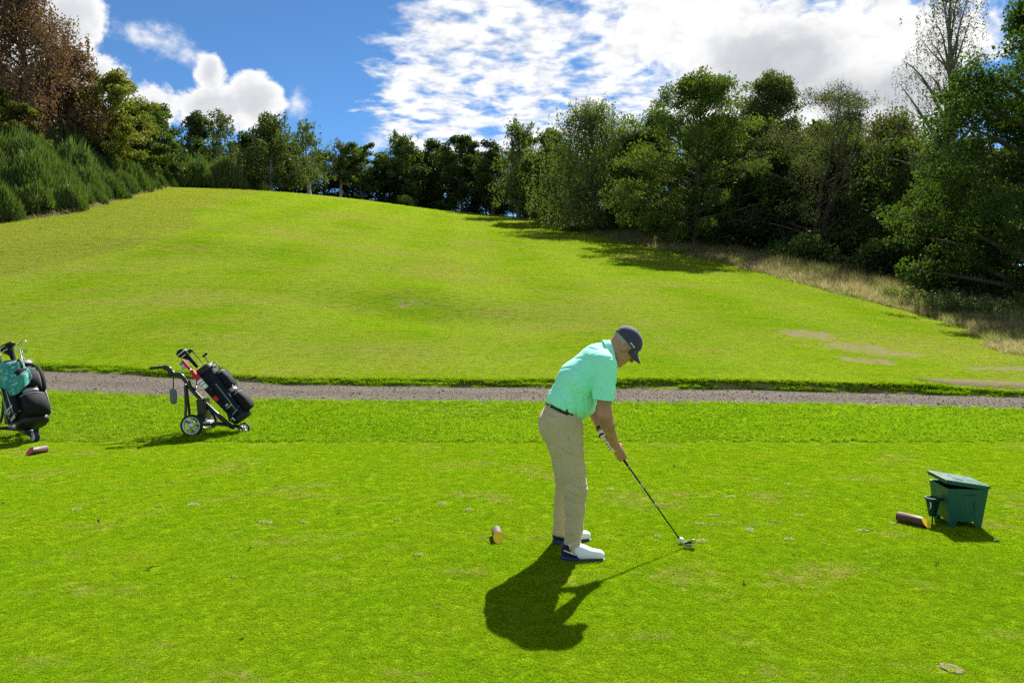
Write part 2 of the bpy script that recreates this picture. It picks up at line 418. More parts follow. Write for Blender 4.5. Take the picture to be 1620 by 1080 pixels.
for _n, _a in zip(('tee', 'rough', 'wood', 'cut', 'track', 'verge'), zones(_v[:, 0], _v[:, 1])): attr(_me, _n, _a)
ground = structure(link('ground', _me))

# ---------------------------------------------------------------- gravel path
def _gravel(t):
    pos = t.new('ShaderNodeNewGeometry').outputs['Position']
    n = t.noise(pos, 3.2, 5, .7); f = t.noise(pos, 55, 4, .75)
    v = t.new('ShaderNodeTexVoronoi', inp={'Vector': pos, 'Scale': 34.})
    lanes = t.noise(t.vmul(pos, (.12, 1.5, 1)), 1.6, 3, .5)
    c = t.mix(t.ramp(n, .3, .7), (.128, .104, .078, 1), (.215, .182, .140, 1))
    c = t.mix(t.ramp(lanes, .44, .52), c, (.185, .152, .112, 1))
    v_ = t.new('ShaderNodeAttribute', attribute_name='across').outputs['Fac']
    def rut(p, w_): q = t.m('DIVIDE', t.m('SUBTRACT', t.m('ADD', v_, t.m('MULTIPLY', t.m('SUBTRACT', lanes, .5), .35)), p), w_); return t.m('POWER', 2.718, t.m('MULTIPLY', t.m('MULTIPLY', q, q), -1.))
    ruts = t.m('ADD', rut(.30, .13), rut(.72, .13))
    c = t.mix(t.m('MULTIPLY', ruts, .65), c, t.mix(n, (.22, .195, .165, 1), (.31, .285, .25, 1)))
    edge_ = t.m('MULTIPLY', t.ramp(t.m('ABSOLUTE', t.m('SUBTRACT', v_, .5)), .34, .5), t.ramp(n, .35, .6))
    c = t.mix(t.m('MULTIPLY', edge_, .8), c, (.11, .085, .055, 1))
    c = t.mix(t.m('MULTIPLY', t.ramp(f, .40, .62), .5), c, (.34, .305, .255, 1))
    c = t.mix(t.m('MULTIPLY', t.ramp(v.outputs['Distance'], .25, .6), .4), c, (.13, .11, .088, 1))
    c = t.mix(1., c, (.66, .65, .65, 1), 'MULTIPLY')
    return principled(t, c, .95, t.m('ADD', t.m('MULTIPLY', f, 1.), t.m('MULTIPLY', v.outputs['Distance'], -1.)), .8, .03, Specular_IOR_Level=.05)
M_GRAVEL = material('gravel', _gravel)
_px = np.arange(-30, 24, .16); _k = 26
_pv = []
for xx in _px:
    n0, f0 = float(path_near(xx)) - .02, float(path_far(xx)) + .02
    for j in range(_k):
        yy = n0 + (f0 - n0) * j / (_k - 1); e = min(j, _k - 1 - j)
        zz = float(height(xx, yy, False)) - .048 + .012 * float(wob(xx, yy, .33)) - (.05 if e == 0 else 0) + .02 * math.sin(math.pi * j / (_k - 1) * 2) ** 2
        _pv.append((xx, yy, zz))
_pi = (np.arange(len(_px) - 1)[:, None] * _k + np.arange(_k - 1)[None]).ravel()
_pm_ = mesh_from(np.array(_pv), np.stack([_pi, _pi + _k, _pi + _k + 1, _pi + 1], 1), [M_GRAVEL], True); attr(_pm_, 'across', np.tile(np.arange(_k) / (_k - 1), len(_px)))
path = structure(link('gravel_path', _pm_))

def worn(x, y):
    """ground rubbed bare, kept thin of blades"""
    q = np.zeros(len(x))
    for x0, y0, rx, ry in ((9.1, 23.2, 1.0, 1.1), (9.6, 21.2, 1.1, 1.0), (10.1, 20.4, .9, .8), (8.9, 19.0, .8, .7), (-3.6, 27.5, .9, .8)):
        q = np.maximum(q, 1 - ((x - x0) / rx) ** 2 - ((y - y0) / ry) ** 2)
    return q * (q > 0) + .55 * wob(x, y * 1.6, .21) + .35 * wob(x + 5, y * 1.6, .083)
# ---------------------------------------------------------------- grass (one object for each kind of sward)
def scatter(name, pts, rot, scl, tint, tuft_mesh, label, cat):
    me = bpy.data.meshes.new(name); me.vertices.add(len(pts)); me.vertices.foreach_set('co', np.ascontiguousarray(pts, np.float32).ravel())
    attr(me, 'rot', rot, typ='FLOAT_VECTOR'); attr(me, 'scl', scl, typ='FLOAT_VECTOR'); attr(me, 'tint', tint)
    me.update()
    o = link(name, me); stuff(o, label, cat)
    src = bpy.data.objects.new(name + '_tuft', tuft_mesh)
    ng = bpy.data.node_groups.new(name, 'GeometryNodeTree')
    ng.interface.new_socket('Geometry', in_out='INPUT', socket_type='NodeSocketGeometry')
    ng.interface.new_socket('Geometry', in_out='OUTPUT', socket_type='NodeSocketGeometry')
    gi = ng.nodes.new('NodeGroupInput'); go = ng.nodes.new('NodeGroupOutput')
    oi = ng.nodes.new('GeometryNodeObjectInfo'); oi.inputs['Object'].default_value = src; oi.inputs['As Instance'].default_value = True
    ip = ng.nodes.new('GeometryNodeInstanceOnPoints')
    def na(n):
        a = ng.nodes.new('GeometryNodeInputNamedAttribute'); a.data_type = 'FLOAT_VECTOR'; a.inputs['Name'].default_value = n
        return [s for s in a.outputs if s.enabled and s.name == 'Attribute'][0]
    e2r = ng.nodes.new('FunctionNodeEulerToRotation'); ng.links.new(na('rot'), e2r.inputs[0])
    ng.links.new(gi.outputs[0], ip.inputs['Points']); ng.links.new(oi.outputs['Geometry'], ip.inputs['Instance'])
    ng.links.new(e2r.outputs[0], ip.inputs['Rotation']); ng.links.new(na('scl'), ip.inputs['Scale'])
    ng.links.new(ip.outputs[0], go.inputs[0])
    md = o.modifiers.new('scatter', 'NODES'); md.node_group = ng
    return o
def tuft(n, lean, width, seed, seg=2, spread=.5, hmin=.55):
    r = np.random.default_rng(seed); V = []; Fq = []
    for i in range(n):
        a = r.uniform(0, 2 * math.pi); rr = spread * math.sqrt(r.uniform(0, 1)); b = np.array([rr * math.cos(a), rr * math.sin(a), 0])
        h = r.uniform(hmin, 1); la = r.uniform(0, 2 * math.pi); L = lean * r.uniform(.2, 1)
        d = np.array([math.cos(la), math.sin(la), 0]); sa = r.uniform(0, 2 * math.pi); sd = np.array([math.cos(sa), math.sin(sa), 0])
        k0 = len(V)
        for j in range(seg + 1):
            t = j / seg; w = width * (1 - t) ** .7 * r.uniform(.8, 1.1)
            c = b + d * L * t ** 1.8 + np.array([0, 0, h * t * (1 - .25 * lean * t)])
            V += [c - sd * w / 2, c + sd * w / 2]
        for j in range(seg): Fq.append((k0 + 2 * j, k0 + 2 * j + 1, k0 + 2 * j + 3, k0 + 2 * j + 2))
    return np.array(V), np.array(Fq), np.repeat(r.uniform(0, 1, n), seg)
def blade_shader(kind):
    def fn(t):
        pos = t.new('ShaderNodeNewGeometry').outputs['Position']
        tint = t.new('ShaderNodeAttribute', attribute_name='tint', attribute_type='INSTANCER').outputs['Fac']
        rnd = t.new('ShaderNodeObjectInfo').outputs['Random']
        if kind == 'tee': c = turf_colour(t, pos, 1., 0., 0.)
        elif kind == 'fair': c = turf_colour(t, pos, 0., tint, 0.)
        elif kind == 'strip':
            c = turf_colour(t, pos, 0., 0., 0.); c = t.mix(.7, c, t.mix(t.noise(pos, 2.2, 4, .6), (.080, .190, .004, 1), (.175, .285, .012, 1)))
        else:
            c = t.mix(tint, t.mix(rnd, (.085, .14, .02, 1), (.16, .18, .05, 1)), t.mix(rnd, (.20, .165, .10, 1), (.34, .295, .19, 1)))
        bv = t.new('ShaderNodeAttribute', attribute_name='bv').outputs['Fac']
        c = t.mix(1., c, t.m('ADD', .68, t.m('ADD', t.m('MULTIPLY', rnd, .12), t.m('MULTIPLY', bv, .8))), 'MULTIPLY')
        tc = t.mix(1., c, (1.35, 1.35, .5, 1) if kind != 'rough' else (1.15, 1.1, .8, 1), 'MULTIPLY')
        df = t.new('ShaderNodeBsdfDiffuse', inp={0: c}); tr = t.new('ShaderNodeBsdfTranslucent', inp={0: tc})
        gl = t.new('ShaderNodeBsdfGlossy', inp={0: (1, 1, 1, 1), 1: .45})
        m1 = t.new('ShaderNodeMixShader', inp={0: .58, 1: df.outputs[0], 2: tr.outputs[0]})
        m2 = t.new('ShaderNodeMixShader', inp={0: .0 if kind != 'rough' else .008, 1: m1.outputs[0], 2: gl.outputs[0]})
        return m2.outputs[0]
    return material('blades_' + kind, fn)
def jit_grid(x0, x1, y0, y1, s):
    xs = np.arange(x0, x1, s); ys = np.arange(y0, y1, s); X, Y = np.meshgrid(xs, ys); X = X.ravel(); Y = Y.ravel()
    return X + rng.uniform(-.5, .5, len(X)) * s, Y + rng.uniform(-.5, .5, len(X)) * s
def field(y0, y1, s_of, ux=.74, margin=.8, jit=.8):
    """random points whose spacing grows smoothly with the distance up the hole"""
    yy = np.linspace(y0, y1, 2000); w = 2 * (ux * yy + margin); dens = w / s_of(yy) ** 2
    cum = np.concatenate([[0], np.cumsum((dens[1:] + dens[:-1]) / 2 * np.diff(yy))]); n = int(cum[-1])
    i = np.arange(n); u1 = (.5 + i * .7548776662466927) % 1; u2 = (.5 + i * .5698402909980532) % 1     # evenly spread
    y = np.interp(u1 * cum[-1], cum, yy); s = s_of(y); x = (2 * u2 - 1) * (ux * y + margin) + rng.normal(0, jit, n) * s; y = y + rng.normal(0, jit, n) * s
    return x, y, s_of(y)
DIVOTS = []                                   # filled below: (x, y, r) bare spots kept free of blades
def free(x, y):
    ok = np.ones(len(x), bool)
    for dx, dy, r in DIVOTS: ok &= ((x - dx) ** 2 + ((y - dy) / .8) ** 2) > r * r
    return ok
def tuft_mesh(mat, *a):
    V, F, bv = tuft(*a); me = mesh_from(V, F, [mat], True); attr(me, 'bv', bv, 'FACE'); return me
def mk(name, x, y, s, hfun, tint, tmesh, label, cat, wfac=1.7, lean=.12):
    z = height(x, y); n = len(x)
    rot = np.stack([rng.normal(0, lean, n), rng.normal(0, lean, n), rng.uniform(0, 6.283, n)], 1)
    hh = hfun * rng.uniform(.75, 1.25, n); ww = s * wfac
    return scatter(name, np.stack([x, y, z - .002], 1), rot, np.stack([ww, ww, hh], 1), tint, tmesh, label, cat)
# ---------------------------------------------------------------- divots in the tee
def _divot(t):
    g = t.new('ShaderNodeTexCoord').outputs['Object']; n = t.noise(g, 60, 5, .7); m = t.noise(g, 14, 4)
    c = t.mix(t.ramp(n, .3, .7), (.22, .185, .095, 1), (.42, .37, .23, 1)); c = t.mix(t.ramp(m, .50, .62), c, (.13, .17, .03, 1))
    return principled(t, c, .95, n, .8, .01, Specular_IOR_Level=.1)
M_DIV = material('bare_soil', _divot)
def _divot_mesh(seed):
    r = np.random.default_rng(seed); n = 16; V = [(0, 0, -.004)]; F = []
    rad = 1 + .28 * np.sin(np.arange(n) * 2.4 + seed) * r.uniform(.4, 1, n)
    for q, z in ((.45, -.003), (.8, .004), (1.0, .006), (1.12, -.004)):
        for k in range(n): a = 2 * math.pi * k / n; V.append((q * rad[k] * math.cos(a), q * rad[k] * math.sin(a) * .62, z + .0035 * math.sin(k * 3.1 + q * 9)))
    for k in range(n): F.append((0, 1 + k, 1 + (k + 1) % n))
    for j in range(3):
        for k in range(n): F.append((1 + j * n + k, 1 + (j + 1) * n + k, 1 + (j + 1) * n + (k + 1) % n, 1 + j * n + (k + 1) % n))
    return mesh_from(V, F, [M_DIV], True, 'divot')
_DM = [_divot_mesh(i) for i in range(4)]
_dv = [(-2.96, 6.30, .05), (-2.7, 6.36, .06), (-1.92, 5.83, .06), (-1.62, 5.82, .045), (-1.72, 4.62, .035), (-.63, 5.04, .045), (-.60, 6.40, .06), (-.36, 6.2, .05), (1.78, 5.62, .075), (1.35, 5.35, .05), (1.99, 5.39, .06),
       (1.92, 6.62, .07), (1.62, 6.02, .055), (2.30, 6.02, .05), (2.95, 5.78, .05), (2.62, 5.60, .06), (3.72, 6.28, .09), (3.95, 6.5, .10), (2.02, 3.42, .07), (1.06, 5.46, .05), (2.2, 5.28, .045), (-3.6, 6.2, .05), (.9, 6.9, .05),
       (2.6, 7.1, .06), (3.3, 4.55, .05), (-.9, 5.9, .04), (1.45, 5.78, .05), (2.05, 5.85, .045), (1.25, 6.25, .05)]
for i, (x, y, r_) in enumerate(_dv):
    DIVOTS.append((x, y, r_ * .75))
    r_ *= .8; link('divot', _DM[i % 4], ground, (x, y, .002), (0, 0, (i * 2.9) % 6.28), (r_ * (.8 + .5 * ((i * 7) % 5) / 4), r_ * (.75 + .6 * ((i * 3) % 4) / 3), 1))
TUFT_TEE = tuft_mesh(blade_shader('tee'), 90, .7, .05, 1, 2)
TUFT_STRIP = tuft_mesh(blade_shader('strip'), 46, .8, .06, 2, 3)
TUFT_FAIR = tuft_mesh(blade_shader('fair'), 150, .12, .022, 3, 2)
TUFT_ROUGH = tuft_mesh(blade_shader('rough'), 40, .9, .03, 4, 3, .5, .35)
_x, _y, _s = field(2.4, 9.45, lambda d: .012 + .0056 * d, jit=.4)
_ok = free(_x, _y) & (zone_tee(_x, _y) > .5); _x, _y, _s = _x[_ok], _y[_ok], _s[_ok]
mk('tee_grass', _x, _y, _s, .015 + .002 * wob(_x, _y, .9), np.zeros(len(_x)), TUFT_TEE, 'closely mown bright green grass covering the tee', 'grass', 1.9, .05)
_x, _y, _s = field(9.3, 15.8, lambda d: .0066 * d)
_ok = (zone_tee(_x, _y) < .5) & (_y < path_near(_x) + .08 * wob(_x, _y, .3) + .04); _x, _y, _s = _x[_ok], _y[_ok], _s[_ok]
mk('strip_grass', _x, _y, _s, .062 + .024 * wob(_x, _y, .7), np.zeros(len(_x)), TUFT_STRIP, 'longer green grass between the tee and the gravel path', 'grass', 1.5, .2)
# ragged turf hanging over the bank behind the path
_x = rng.uniform(-14, 13.5, 9000); _y = path_far(_x) + rng.uniform(-.10, .22, len(_x)) + .06 * wob(_x, _x, .5)
_ok = (wob(_x, _y * 2, .31) + .7 * wob(_x + 3, _y * 2, .12) + .9 * (_y - path_far(_x) > .05) > -.15) & (zones(_x, _y)[4] < .4); _x, _y = _x[_ok], _y[_ok]
mk('bank_grass', _x, _y, np.full(len(_x), .075), .042 + .026 * wob(_x, _y, .25), np.zeros(len(_x)), TUFT_STRIP, 'ragged dark turf along the bank behind the gravel path', 'grass', 1.4, .35)
_x, _y, _s = field(13, 124, lambda d: .02 + .0052 * d)
_zz = zones(_x, _y)
_ok = (_y > path_far(_x) + .08 + .06 * wob(_x, _y, .5) + .06 * wob(_x, _y, .21)) & ((worn(_x, _y) - .15) / .45 < rng.uniform(0, 1, len(_x))) & (_zz[1] < .6) & (_zz[2] < .3) & (_zz[4] < .45)
_ok &= _x > left_edge(_y)
_x, _y, _s, _c = _x[_ok], _y[_ok], _s[_ok], _zz[3][_ok]
_near = np.exp(-np.maximum(_y - path_far(_x), 0) / .35)
mk('fairway_grass', _x, _y, _s, (.010 + .0002 * _y) * (1 + .5 * _c) + .03 * _near, _c, TUFT_FAIR, 'mown grass of the rising fairway beyond the path', 'grass', 2.1, .06)
# long dry grass in front of the right-hand wood, round the bank and at the foot of the broom
_x, _y = [], []
for _a, _b2, _s0 in ((15.5, 24, .16), (24, 34, .2), (34, 50, .27), (50, 75, .38), (75, 112, .6)):
    gx, gy = jit_grid(-4, 34, _a, _b2, _s0); e = right_edge(gy)
    ok = (gx > e + .25 * wob(gx, gy, .8) - .1) & (gx < e + 6.5) & ~((zones(gx, gy)[4] > .4))
    _x.append(np.stack([gx[ok], gy[ok], np.full(ok.sum(), _s0)], 1))
for _a, _b2, _s0 in ((38, 60, .34), (60, 100, .5)):
    gx, gy = jit_grid(-50, -25, _a, _b2, _s0); e = left_edge(gy)
    ok = (gx < e + .2) & (gx > e - 2.); _x.append(np.stack([gx[ok], gy[ok], np.full(ok.sum(), _s0)], 1))
_q = np.concatenate(_x); _x, _y, _s = _q[:, 0], _q[:, 1], _q[:, 2]
_h = np.clip(.35 + .22 * (_x - right_edge(_y)), .25, 1.05) * (1 + .3 * wob(_x, _y, .8)); _h[_x < -20] = .35
_t = np.clip(.5 + .5 * wob(_x + 3, _y, 1.3) + rng.normal(0, .25, len(_x)), 0, 1)
mk('rough_grass', _x, _y, np.maximum(_s, .2), _h, _t, TUFT_ROUGH, 'tall dry straw coloured grass at the foot of the wood', 'grass', 1.5, .2)
# ---------------------------------------------------------------- trees
def leaf_mat(name, ca, cb, trans=.38, rough=.5, gloss=.012):
    def fn(t):
        v = t.new('ShaderNodeAttribute', attribute_name='var').outputs['Fac']
        rnd = t.new('ShaderNodeObjectInfo').outputs['Random']
        c = t.mix(v, ca + (1,), cb + (1,))
        c = t.mix(1., c, t.m('ADD', .92, t.m('MULTIPLY', rnd, .4)), 'MULTIPLY')
        tc = t.mix(1., c, (1.3, 1.4, .6, 1), 'MULTIPLY')
        df = t.new('ShaderNodeBsdfDiffuse', inp={0: c}); tr = t.new('ShaderNodeBsdfTranslucent', inp={0: tc})
        gl = t.new('ShaderNodeBsdfGlossy', inp={0: (1, 1, 1, 1), 1: rough})
        m1 = t.new('ShaderNodeMixShader', inp={0: trans, 1: df.outputs[0], 2: tr.outputs[0]})
        return t.new('ShaderNodeMixShader', inp={0: gloss, 1: m1.outputs[0], 2: gl.outputs[0]}).outputs[0]
    return material(name, fn)
def bark_mat(name, a, b, birch=False):
    def fn(t):
        g = t.new('ShaderNodeTexCoord').outputs['Object']
        n = t.noise(t.vmul(g, (6, 6, 1.2 if not birch else 9)), 2.2, 5, .65, .4)
        c = t.mix(t.ramp(n, .4, .62) if not birch else t.ramp(n, .58, .66), a + (1,), b + (1,))
        return principled(t, c, .9, n, .6, .03, Specular_IOR_Level=.2)
    return material(name, fn)
BARK = {'brown': bark_mat('bark_brown', (.075, .06, .045), (.13, .105, .08)), 'grey': bark_mat('bark_grey', (.12, .105, .09), (.20, .18, .15)),
        'birch': bark_mat('bark_birch', (.36, .345, .31), (.06, .05, .04), True)}
LEAF = {'oak': leaf_mat('leaf_oak', (.035, .062, .012), (.075, .105, .02)),
        'dark': leaf_mat('leaf_dark', (.024, .046, .011), (.055, .08, .018)),
        'birch': leaf_mat('leaf_birch', (.052, .078, .018), (.105, .130, .036)),
        'light': leaf_mat('leaf_light', (.040, .070, .012), (.084, .115, .022)),
        'syc': leaf_mat('leaf_sycamore', (.022, .048, .010), (.055, .088, .016), .36, .5, .008),
        'yellow': leaf_mat('leaf_yellow', (.072, .094, .016), (.155, .152, .030)),
        'red': leaf_mat('leaf_red', (.085, .046, .034), (.165, .095, .065), .3),
        'olive': leaf_mat('leaf_olive', (.045, .060, .016), (.095, .105, .034)),
        'pine': leaf_mat('leaf_pine', (.022, .04, .018), (.045, .068, .03), .15),
        'broom': leaf_mat('leaf_broom', (.038, .080, .012), (.10, .140, .030), .3, .5, .03),
        'bramble': leaf_mat('leaf_bramble', (.05, .085, .02), (.14, .16, .05), .45, .5, .03)}
def tubes_np(curves, n=5):
    """curves: list of (pts (k,3), radii (k)) -> one vertex and face array"""
    V, F, base = [], [], 0
    for pts, rad in curves:
        pts = np.asarray(pts); k = len(pts)
        t = np.gradient(pts, axis=0); t /= np.linalg.norm(t, axis=1, keepdims=True) + 1e-9
        ref = np.where(np.abs(t[:, 2:3]) < .9, [[0, 0, 1.]], [[1., 0, 0]])
        a = np.cross(t, ref); a /= np.linalg.norm(a, axis=1, keepdims=True) + 1e-9; b = np.cross(t, a)
        ph = np.arange(n) * 2 * math.pi / n
        ring = pts[:, None] + (a[:, None] * np.cos(ph)[None, :, None] + b[:, None] * np.sin(ph)[None, :, None]) * np.asarray(rad)[:, None, None]
        V.append(ring.reshape(-1, 3))
        i = (np.arange(k - 1)[:, None] * n + np.arange(n)[None]); j = (np.arange(k - 1)[:, None] * n + (np.arange(n)[None] + 1) % n)
        F.append(np.stack([i, j, j + n, i + n], -1).reshape(-1, 4) + base); base += k * n
    return np.concatenate(V), np.concatenate(F)
def bez(p0, p1, p2, k):
    t = np.linspace(0, 1, k)[:, None]
    return (1 - t) ** 2 * p0 + 2 * t * (1 - t) * p1 + t * t * p2
def leaves_np(C, size, r, droop=0., aspect=.6, jitter=.35, up=0.):
    """one rhombic leaf for each centre"""
    n = len(C)
    d = r.normal(size=(n, 3)); d[:, 2] -= droop; d /= np.linalg.norm(d, axis=1, keepdims=True)
    q = r.normal(size=(n, 3)); q[:, 2] += up; s = np.cross(d, q); s /= np.linalg.norm(s, axis=1, keepdims=True) + 1e-9
    l = (size * (1 + jitter * r.normal(size=n)).clip(.4, 2))[:, None]; w = l * aspect
    V = np.stack([C - d * l / 2, C + s * w / 2 - d * l * .08, C + d * l / 2, C - s * w / 2 - d * l * .08], 1).reshape(-1, 3)
    return V, np.arange(4 * n).reshape(n, 4)
GR = np.random.default_rng(11)
TREE_MESH = {}
def tree_meshes(key, h, w, seed, style, n_leaf, size, base=.18, leaf='oak', bark='brown', limbs=18, lump=.085, strand=.0, forks=1, bare=0., twig=True, top=1.0, lean=0., fill=.25):
    r = np.random.default_rng(seed)
    curves, cl = [], []
    prof = {'round': lambda t: np.sin(math.pi * np.clip(t, 0, 1) ** .8) ** .5, 'egg': lambda t: np.sin(math.pi * np.clip(t * .93 + .05, 0, 1) ** .62) ** .75,
            'spire': lambda t: (1 - t) ** .8 * np.clip(t * 7, 0, 1) ** .5, 'column': lambda t: np.clip(t * 5, 0, 1) ** .5 * np.clip((1 - t) * 2.6, 0, 1) ** .6}[style]
    stems = []
    for fk in range(forks):
        a = r.uniform(0, 6.28); sprd = 0 if forks == 1 else w * .22
        tip = np.array([math.cos(a) * sprd + lean * h, math.sin(a) * sprd, h * (.95 if fk == 0 else r.uniform(.75, .9))])
        k = 9; tt = np.linspace(0, 1, k)
        p = tip[None] * np.stack([tt ** 1.2, tt ** 1.2, tt], 1)
        p[1:, :2] += np.cumsum(r.normal(0, .012 * h, (k - 1, 2)), 0) * .7
        r0 = (.021 * h + .04) * (1 if forks == 1 else .65)
        rad = r0 * (1 - tt) ** .8 + .012; rad[0] *= 1.45
        p[0, 2] = -.25
        curves.append((p, rad)); stems.append((p, rad))
    for i in range(limbs):
        p, rad = stems[i % len(stems)]
        th = base * .75 + (.93 - base * .75) * ((i + r.uniform(0, 1)) / limbs)
        q = np.array([np.interp(th * h, p[:, 2], p[:, c]) for c in range(3)]); rr = np.interp(th * h, p[:, 2], rad)
        az = i * 2.399 + r.uniform(-.5, .5)
        te = min(.985, th + r.uniform(.05, .24) if style != 'spire' else th + r.uniform(-.06, .04))
        tn = (te - base) / (1 - base)
        ro = w / 2 * max(.06, float(prof(np.clip(tn, .02, .985)))) * r.uniform(.72, 1.08)
        e = np.array([q[0] * .5 + math.cos(az) * ro, q[1] * .5 + math.sin(az) * ro, te * h])
        m = (q + e) / 2 + np.array([0, 0, r.uniform(-.02, .10) * h * (1 if style != 'spire' else -.3)])
        c = bez(q, m, e, 6); curves.append((c, np.linspace(max(rr * .5, .02), .012, 6)))
        nt = 4 if style != 'spire' else 5
        for j in range(nt):
            s = r.uniform(.35, 1.); b0 = c[int(s * 5)]
            off = r.normal(0, 1, 3); off[2] = abs(off[2]) * .5 - .1; off /= np.linalg.norm(off)
            b1 = b0 + off * r.uniform(.5, 1.2) * lump * h
            if twig: curves.append((bez(b0, (b0 + b1) / 2 + r.normal(0, .012 * h, 3), b1, 4), np.linspace(.02, .006, 4)))
            cl.append((b1, r.uniform(.6, 1.15) * lump * h))
        cl.append((e, r.uniform(.6, 1.) * lump * h))
    for i in range(int(limbs * fill)):                       # inner clumps
        t = r.uniform(base, .9); a = r.uniform(0, 6.28); rr = w / 2 * float(prof((t - base) / (1 - base))) * math.sqrt(r.uniform(0, .9))
        cl.append((np.array([math.cos(a) * rr, math.sin(a) * rr, t * h]), lump * h))
    cl.append((stems[0][0][-1] + np.array([0, 0, .0]), lump * h * .55))
    if bare: 
        for i in range(int(260 * bare)):                      # fine leafless twigs
            b0 = cl[r.integers(len(cl))][0]; dd = r.normal(0, 1, 3); dd[2] += .5 - 1.6 * (strand > 0); dd /= np.linalg.norm(dd)
            b1 = b0 + dd * r.uniform(.4, 1.2); curves.append((bez(b0, (b0 + b1) / 2 + r.normal(0, .1, 3), b1, 4), np.linspace(.010, .004, 4)))
    wt = np.array([x[1] ** 2 for x in cl]) * r.uniform(.35, 1.5, len(cl)); wt /= wt.sum()
    C = []; var = []
    for (c, rc), k in zip(cl, (wt * n_leaf).astype(int)):
        if k < 1: continue
        base_v = r.uniform(0, 1)
        if strand > 0:
            ns = max(2, int(k / 16)); per = max(1, k // ns)
            a0 = c + r.normal(0, 1, (ns, 3)) * rc * np.array([.6, .6, .35])
            L = strand * h * r.uniform(.35, 1.1, ns)
            t = r.uniform(0, 1, (ns, per)) ** .9
            sw = r.normal(0, .05, (ns, 2))
            P = np.repeat(a0[:, None], per, 1); P[..., 2] -= t * L[:, None]; P[..., 0] += sw[:, :1] * t * L[:, None]; P[..., 1] += sw[:, 1:] * t * L[:, None]
            P = P.reshape(-1, 3) + r.normal(0, size * .55, (ns * per, 3))
        else:
            d = r.normal(size=(k, 3)); d /= np.linalg.norm(d, axis=1, keepdims=True)
            P = c + d * (rc * r.uniform(0, 1, (k, 1)) ** .45) * np.array([1, 1, .72])
        P[:, 2] = np.maximum(P[:, 2], .25 + r.uniform(0, .5, len(P)))
        C.append(P); var.append(np.clip(base_v * .5 + r.uniform(0, .5, len(P)), 0, 1))
    C = np.concatenate(C); var = np.concatenate(var)
    V, F = leaves_np(C, size, r, .5 if strand == 0 else 1.6, .62 if style != 'spire' else .3)
    cm = mesh_from(V, F, [LEAF[leaf]], False, 'crown'); attr(cm, 'var', var, 'FACE')
    V, F = tubes_np(curves, 6); tm = mesh_from(V, F, [BARK[bark]], True, 'trunk')
    TREE_MESH[key] = (tm, cm)
    return TREE_MESH[key]
def tree(name, label, key, x, y, rot=0., s=1., group=None, sz=None):
    tm, cm = TREE_MESH[key]
    o = thing(name, label, 'tree', (x, y, float(height(x, y)) - .05), (0, 0, rot), group)
    o.scale = (s, s, sz or s)
    link('trunk', tm, o); link('crown', cm, o)
    return o
def T(name, label, x, y, h, w, rot=0., group=None, **kw):
    key = label; tree_meshes(key, h, w, int(abs(x) * 37 + y * 11) % 9973, **kw)
    return tree(name, label, key, x, y, rot, group=group)
def top_h(x, y, ztop): return ztop - float(height(x, y))
# every tree in view: kind, label, place, height, spread
T('oak_tree', 'dark oak on the hilltop at the end of the broom hedge', -45.9, 112.0, 11.4, 8.4, style='round', n_leaf=8750, size=.36, leaf='dark', base=.12, fill=1.4)
T('birch_tree', 'wispy grey green birch beside the dark hilltop oak', -41.2, 108.0, 11.7, 5.5, style='egg', n_leaf=4750, size=.27, leaf='birch', bark='birch', strand=.10, base=.15, lump=.07, fill=1.4)
T('oak_tree', 'blackish green tree tucked behind the weeping birch with white trunk', -39.9, 116.0, 9.3, 8.7, style='round', n_leaf=8750, size=.36, leaf='dark', base=.08, fill=1.4)
T('birch_tree', 'full weeping birch with white trunk on the hilltop crest', -32.8, 104.0, 10.4, 9.7, style='egg', n_leaf=16250, size=.27, leaf='birch', bark='birch', strand=.2, base=.14, limbs=22, fill=1.4)
T('birch_tree', 'slender see-through birch on the hilltop showing sky between its branches', -29.2, 110.0, 10.7, 6.7, style='egg', n_leaf=3750, size=.27, leaf='birch', bark='birch', strand=.14, base=.2, lump=.07, fill=1.4)
T('birch_tree', 'small thin birch between slender birch and round forked oak', -26.9, 120.0, 9.2, 5.4, style='egg', n_leaf=3000, size=.27, leaf='birch', bark='birch', strand=.1, base=.3, lump=.08, fill=1.4)
T('oak_tree', 'round hilltop oak with a visible forked trunk', -23.7, 122.0, 9.5, 10.7, style='round', n_leaf=10500, size=.36, leaf='oak', base=.3, forks=3, limbs=20, fill=1.4)
T('birch_tree', 'dark tall birch right of the round forked oak', -17.8, 126.0, 12.4, 9.7, style='egg', n_leaf=10500, size=.3, leaf='oak', bark='grey', strand=.12, base=.12, fill=1.4)
T('oak_tree', 'narrow green tree between tall dark birch and broad hilltop oak', -13.2, 130.0, 12.1, 7.9, style='egg', n_leaf=8000, size=.36, leaf='oak', base=.12, fill=1.4)
T('oak_tree', 'broad dark hilltop oak with gaps of sky near its trunk', -8.0, 124.0, 12.1, 11.6, style='round', n_leaf=12500, size=.36, leaf='dark', base=.14, limbs=22, fill=1.4)
T('oak_tree', 'low dark tree beside the broad hilltop oak', -2.9, 116.0, 10.4, 7.3, style='round', n_leaf=8000, size=.34, leaf='dark', base=.1, fill=1.4)
T('birch_tree', 'feathery birch at the top corner of the right hand wood', 0.9, 104.0, 12.7, 7.0, style='egg', n_leaf=9500, size=.27, leaf='birch', bark='grey', strand=.14, base=.12, fill=1.4)
T('oak_tree', 'dense dark green tree next to the feathery corner birch', 4.4, 92.0, 10.8, 8.0, style='round', n_leaf=15000, size=.32, leaf='oak', base=.06, limbs=22, fill=1.4)
T('birch_tree', 'large domed weeping birch at the edge of the wood', 8.5, 78.0, 13.0, 13.5, style='round', n_leaf=59849, size=0.168, leaf='birch', bark='grey', strand=.24, base=.06, limbs=52, fill=1.0)
